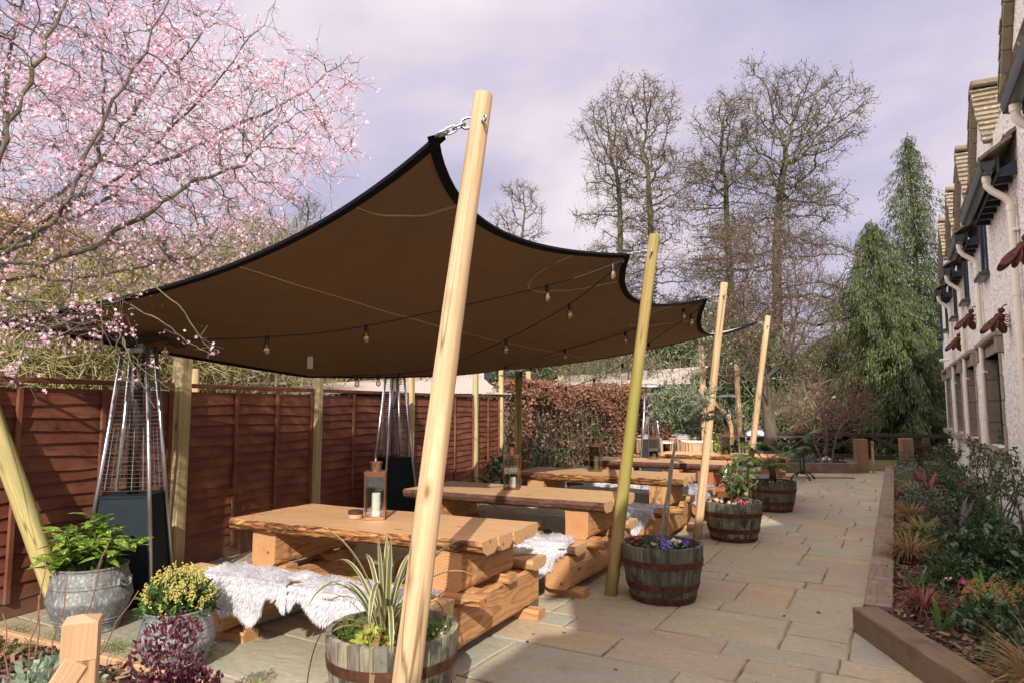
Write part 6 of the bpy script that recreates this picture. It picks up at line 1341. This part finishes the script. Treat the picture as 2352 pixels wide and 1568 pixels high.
# ------------------------------------------------------------------ blossoming cherry
def cherry():
    global rng; rng=np.random.default_rng(77); b=np.array([-6.75,2.15,-.05]); t=thing('cherry_tree','cherry plum tree covered in pink blossom reaching in from the left','tree',tuple(b))
    def pl(*pts,n=5,j=.03):
        P=[np.array(tuple(p),float) for p in pts]; out=[]
        for i in range(len(P)-1):
            p0=P[max(0,i-1)];p1=P[i];p2=P[i+1];p3=P[min(len(P)-1,i+2)]
            for k in range(n):
                s=k/n; out.append(.5*((2*p1)+(-p0+p2)*s+(2*p0-5*p1+4*p2-p3)*s*s+(-p0+3*p1-3*p2+p3)*s**3)+rng.normal(0,.012,3))
        return out+[P[-1]]
    tr=pl(b,b+np.array([.05,.1,.9]),b+np.array([.1,.2,1.5])); f=len(tr)-1; S=[(tr,-1)]
    def br(*pts,par=None): 
        q=pl(*pts)[1:]; S.append((q,par if par is not None else f))
    T=tr[-1]
    br(T,at(-100,620,5.2),at(60,560,5.3),at(190,440,5.5),at(235,300,5.6),at(240,120,5.7),at(275,-60,5.8))
    br(T,at(-100,720,4.6),at(60,690,4.2),at(150,745,4.0),at(268,742,3.95))
    br(T,at(-60,650,5.),at(140,590,4.9),at(300,520,4.9),at(420,430,5.0),at(560,380,5.1))
    br(T,at(-90,560,5.0),at(0,360,4.9),at(20,150,5.0),at(60,-60,5.1))
    br(T,at(-60,640,4.6),at(60,560,4.3),at(150,470,4.3),at(210,330,4.4),at(300,160,4.5),at(420,-40,4.6))
    br(T,at(-40,670,5.4),at(150,640,5.6),at(330,610,5.8),at(450,590,6.0))
    br(T,at(-100,560,4.4),at(-30,420,4.2),at(40,250,4.3),at(110,90,4.5),at(180,-60,4.8))
    br(T,at(0,600,5.6),at(170,500,5.7),at(330,400,5.8),at(540,290,5.9),at(700,210,6.0),at(810,120,6.0))
    br(T,at(0,560,5.2),at(200,400,5.3),at(330,230,5.5),at(450,90,5.7),at(540,-30,5.8))
    br(T,at(0,580,5.3),at(240,430,5.4),at(430,260,5.6),at(560,110,5.8),at(640,-10,5.9))
    A=np.concatenate([ellpts(at(150,330,5.0),(1.25,1.2,1.35),1500),ellpts(at(420,380,5.3),(.95,.9,.85),1100),ellpts(at(600,300,5.6),(.75,.8,.45),520),ellpts(at(60,600,4.4),(.75,.8,.5),520),ellpts(at(300,560,5.4),(.9,.8,.42),620),ellpts(at(0,120,4.9),(.9,.9,.8),600),ellpts(at(330,120,5.5),(.9,.9,.75),420),ellpts(at(520,120,5.8),(.6,.7,.55),110),ellpts(at(110,740,3.95),(.36,.3,.14),90),ellpts(at(740,200,6),(.4,.5,.3),70),ellpts(at(20,810,3.6),(.22,.2,.2),60)])
    N,Pa=colonize(S,A,.75,.085,.075,seed=77,grav=.02,it=160); r,ch=radii(N,Pa,.0018,2.3); r=np.minimum(r,.036); Nl=N-b; g=Geo(); treemesh(g,Nl,Pa,r,.012)
    thin=np.where((r<.0075)&(np.arange(len(N))>sum(len(s[0]) for s in S)))[0]; n=5200; q=thin[rng.integers(0,len(thin),n)]; pd=N[q]-N[np.maximum(Pa[q],0)]; pd/=np.linalg.norm(pd,axis=1)[:,None]+1e-9; d=pd*.9+rdir(n,.3)*.62; d=d/np.linalg.norm(d,axis=1)[:,None]*(rng.uniform(.05,.22,n)*np.where(rng.random(n)<.12,1.7,1))[:,None]; m=Nl[q]+d*.5+rng.normal(0,.012,(n,3)); e=Nl[q]+d
    g.segs(Nl[q],m,np.full(n,.0019),np.full(n,.0016),3); g.segs(m,e,np.full(n,.0016),np.full(n,.0011),3)
    # long hanging bare shoots low at the left
    for (pts) in ([(268,742,3.95),(282,790,3.9),(330,850,3.9),(388,890,3.9)],[(282,775,3.9),(300,830,3.85),(355,935,3.85)],[(300,700,4.1),(380,745,4.1),(440,790,4.1),(490,815,4.1)],[(330,640,4.4),(410,700,4.2),(470,790,4.2),(500,812,4.2)],[(275,760,3.9),(262,830,3.9),(290,870,3.85),(315,890,3.85)],[(230,610,4.4),(232,700,4.2),(236,800,4.2),(232,850,4.2)],[(60,770,3.8),(45,840,3.7),(30,890,3.7),(100,885,3.7)]):
        P=[np.array(at(*k)) for k in pts]; Q=[]
        for a_,c_ in zip(P[:-1],P[1:]): Q+=line(a_,c_,5,.004)[:-1]
        Q=np.array(Q+[P[-1]])-b; rr=np.linspace(.0055,.0022,len(Q)); g.segs(Q[:-1],Q[1:],rr[:-1],rr[1:],5)
        k=8; u=rng.integers(len(Q)//2,len(Q),k); dd=rdir(k)*rng.uniform(.04,.12,k)[:,None]; g.segs(Q[u],Q[u]+dd,np.full(k,.0022),np.full(k,.0014),3); e=np.concatenate([e,(Q[u]+dd)[:3]]); m=np.concatenate([m,Q[u][:3]])
    g.build('trunk_and_branches',BKC,t,fix=False,smooth=True)
    # blossom: flowers and buds clustered along the twigs
    src=np.concatenate([m,e,e]); n=26000; dens=.5+.5*np.sin(src[:,0]*5.1+1)*np.sin(src[:,2]*4.3)*np.sin(src[:,1]*4.7+2); pr=np.clip(dens,.22,1)*np.clip((src[:,2]+b[2]-2.0)/1.6,.35,1); pr/=pr.sum(); c=src[rng.choice(len(src),8500,p=pr)]; q=rng.integers(0,len(c),n); P=c[q]+rng.normal(0,.018,(n,3)); D=rdir(n)
    g=Geo(); fv,ff=flower(5,.5,.22); g.leaves(P,D,rdir(n,.1)+np.array([.15,-.45,.2]),rng.uniform(.019,.031,n),fv,ff); g.build('blossom',BLO,t,fix=False)
    nb=6500; P=src[rng.integers(0,len(src),nb)]+rng.normal(0,.014,(nb,3)); g=Geo(); g.leaves(P,rdir(nb),rdir(nb),rng.uniform(.008,.013,nb),[(0,0,0),(.5,.32,.1),(1,0,0),(.5,-.32,.1),(.5,0,.35),(.5,0,-.3)],[(0,1,4),(1,2,4),(2,3,4),(3,0,4),(0,1,5),(2,3,5)]); g.build('flower_buds',BUDP,t,fix=False)
    nl=900; P=src[rng.integers(0,len(src),nl)]; g=Geo(); g.leaves(P,rdir(nl,.3),rdir(nl),rng.uniform(.018,.034,nl),*leaf(.2)); g.build('young_leaves',REDL,t,fix=False)
k=K('pink_blossom'); BLO=k.fin(k.ramp(k.rnd(),[(0,(.74,.42,.56)),(.4,(.85,.60,.72)),(1,(.94,.80,.86))]),.6,0,.2,.35)
BUDP=leafmat('crimson_bud',[(.45,.05,.12),(.6,.16,.25),(.28,.04,.06)],.6,.15); REDL=leafmat('bronze_young_leaf',[(.16,.03,.025),(.22,.06,.035)],.5,.25)
cherry()
# fallen petals and bits on the paving
n=420; P=np.c_[rng.uniform(-5.8,-.4,n),rng.uniform(2.7,9.5,n),np.full(n,.004)]; g=Geo(); g.leaves(P,rdir(n,0,.05),np.tile([0,0,1.],(n,1))+rng.normal(0,.15,(n,3)),rng.uniform(.008,.017,n),[(0,0,0),(.5,.4,.1),(1,0,.05),(.5,-.4,.1)],[(0,1,2,3)]); o=g.build('fallen_petals',leafmat('fallen_petal',[(.7,.55,.6),(.8,.7,.72)],.7,.1),fix=False); tag(o,None,None,kind='stuff')
n=90; P=np.c_[rng.uniform(-4.5,-.4,n),rng.uniform(3.0,14,n),np.full(n,.006)]; g=Geo(); g.leaves(P,rdir(n,0,.1),np.tile([0,0,1.],(n,1))+rng.normal(0,.3,(n,3)),rng.uniform(.015,.04,n),*leaf(.3,.1,.1)); o=g.build('leaf_litter',CONE,fix=False); tag(o,None,None,kind='stuff')
# ------------------------------------------------------------------ light, sky, camera
EL=R(31); AZ=R(153.)
sd=Vector((math.sin(AZ)*math.cos(EL),math.cos(AZ)*math.cos(EL),math.sin(EL)))
L=bpy.data.lights.new('sun','SUN'); L.energy=5.0; L.angle=R(.6); L.color=(1,.93,.83); o=bpy.data.objects.new('sun',L); COL.objects.link(o); o.rotation_euler=sd.to_track_quat('Z','Y').to_euler(); o.location=(20,-40,40)
W=bpy.data.worlds.new('World'); SC.world=W; W.use_nodes=True; nt=W.node_tree; bg=nt.nodes['Background']; bg.inputs[1].default_value=.082
class KW(K):
    def __init__(s,nt): s.t=nt
kw=KW(nt)
sky=nt.nodes.new('ShaderNodeTexSky'); sky.sky_type='NISHITA'; sky.sun_disc=False; sky.sun_elevation=EL; sky.sun_rotation=AZ; sky.air_density=1; sky.dust_density=1.5
d=kw.n('ShaderNodeTexCoord').outputs['Generated']; x,y,z=kw.xyz(d); den=kw.mth('ADD',kw.mth('MAXIMUM',z,0.),.35); v=kw.cxyz(kw.mth('DIVIDE',x,den),kw.mth('DIVIDE',y,den),0.)
f=kw.noise(kw.map(v,(1.15,1.3,1),ro=(0,0,.6)),1.5,5,.5,.25)
cl=kw.ramp(f,[(.32,(5.0,4.85,6.6)),(.45,(6.1,5.7,7.4)),(.55,(7.7,6.8,8.0)),(.66,(9.0,8.1,8.8))])
gap=kw.ramp(kw.noise(kw.map(v,(1.3,1.3,1),lo=(3.3,1.2,0)),1.3,4),[(.66,0),(.78,.4)])
fin=kw.mix(gap,cl,kw.vm('MULTIPLY',sky.outputs[0],(1.15,1.05,1.05)))
# sky gain added out of view as fill: overhead, round the sun, at left
zen=kw.ramp(z,[(.5,0),(.95,1)]); sl=kw.ramp(kw.vm('DOT_PRODUCT',d,tuple(sd)),[(.25,0),(.6,.3),(1,1)])
sl2=kw.ramp(kw.vm('DOT_PRODUCT',d,tuple(Vector((-.84,-.38,.42)).normalized())),[(.77,0),(.9,1)])  # unseen bright lobe added at left to light the house wall
gain=kw.mth('ADD',1.,kw.mth('ADD',kw.mth('MULTIPLY',zen,1.6),kw.mth('ADD',kw.mth('MULTIPLY',sl,.5),kw.mth('MULTIPLY',sl2,2.6))))
warm=kw.mix(kw.ramp(kw.mth('SUBTRACT',gain,1.),[(0,0),(.8,1)]),(1.,1.,1.),(1.06,1.0,.84))
fin=kw.vm('MULTIPLY',kw.vm('MULTIPLY',fin,warm),kw.cxyz(gain,gain,gain))
kw.put(bg.inputs[0],fin)
cam=bpy.data.cameras.new('camera'); cam.lens=24; cam.sensor_width=36; cam.clip_end=2000; co=bpy.data.objects.new('camera',cam); COL.objects.link(co); co.location=(0,0,1.6); co.rotation_euler=(PI/2+math.atan(149/1568),0,YAW); SC.camera=co
SC.render.resolution_x=1024; SC.render.resolution_y=682
SC.view_settings.view_transform='Standard'; SC.view_settings.look='None'; SC.view_settings.exposure=.3; SC.view_settings.gamma=1
SC.render.engine='CYCLES'; SC.cycles.use_denoising=True; SC.cycles.max_bounces=6; SC.cycles.transparent_max_bounces=8
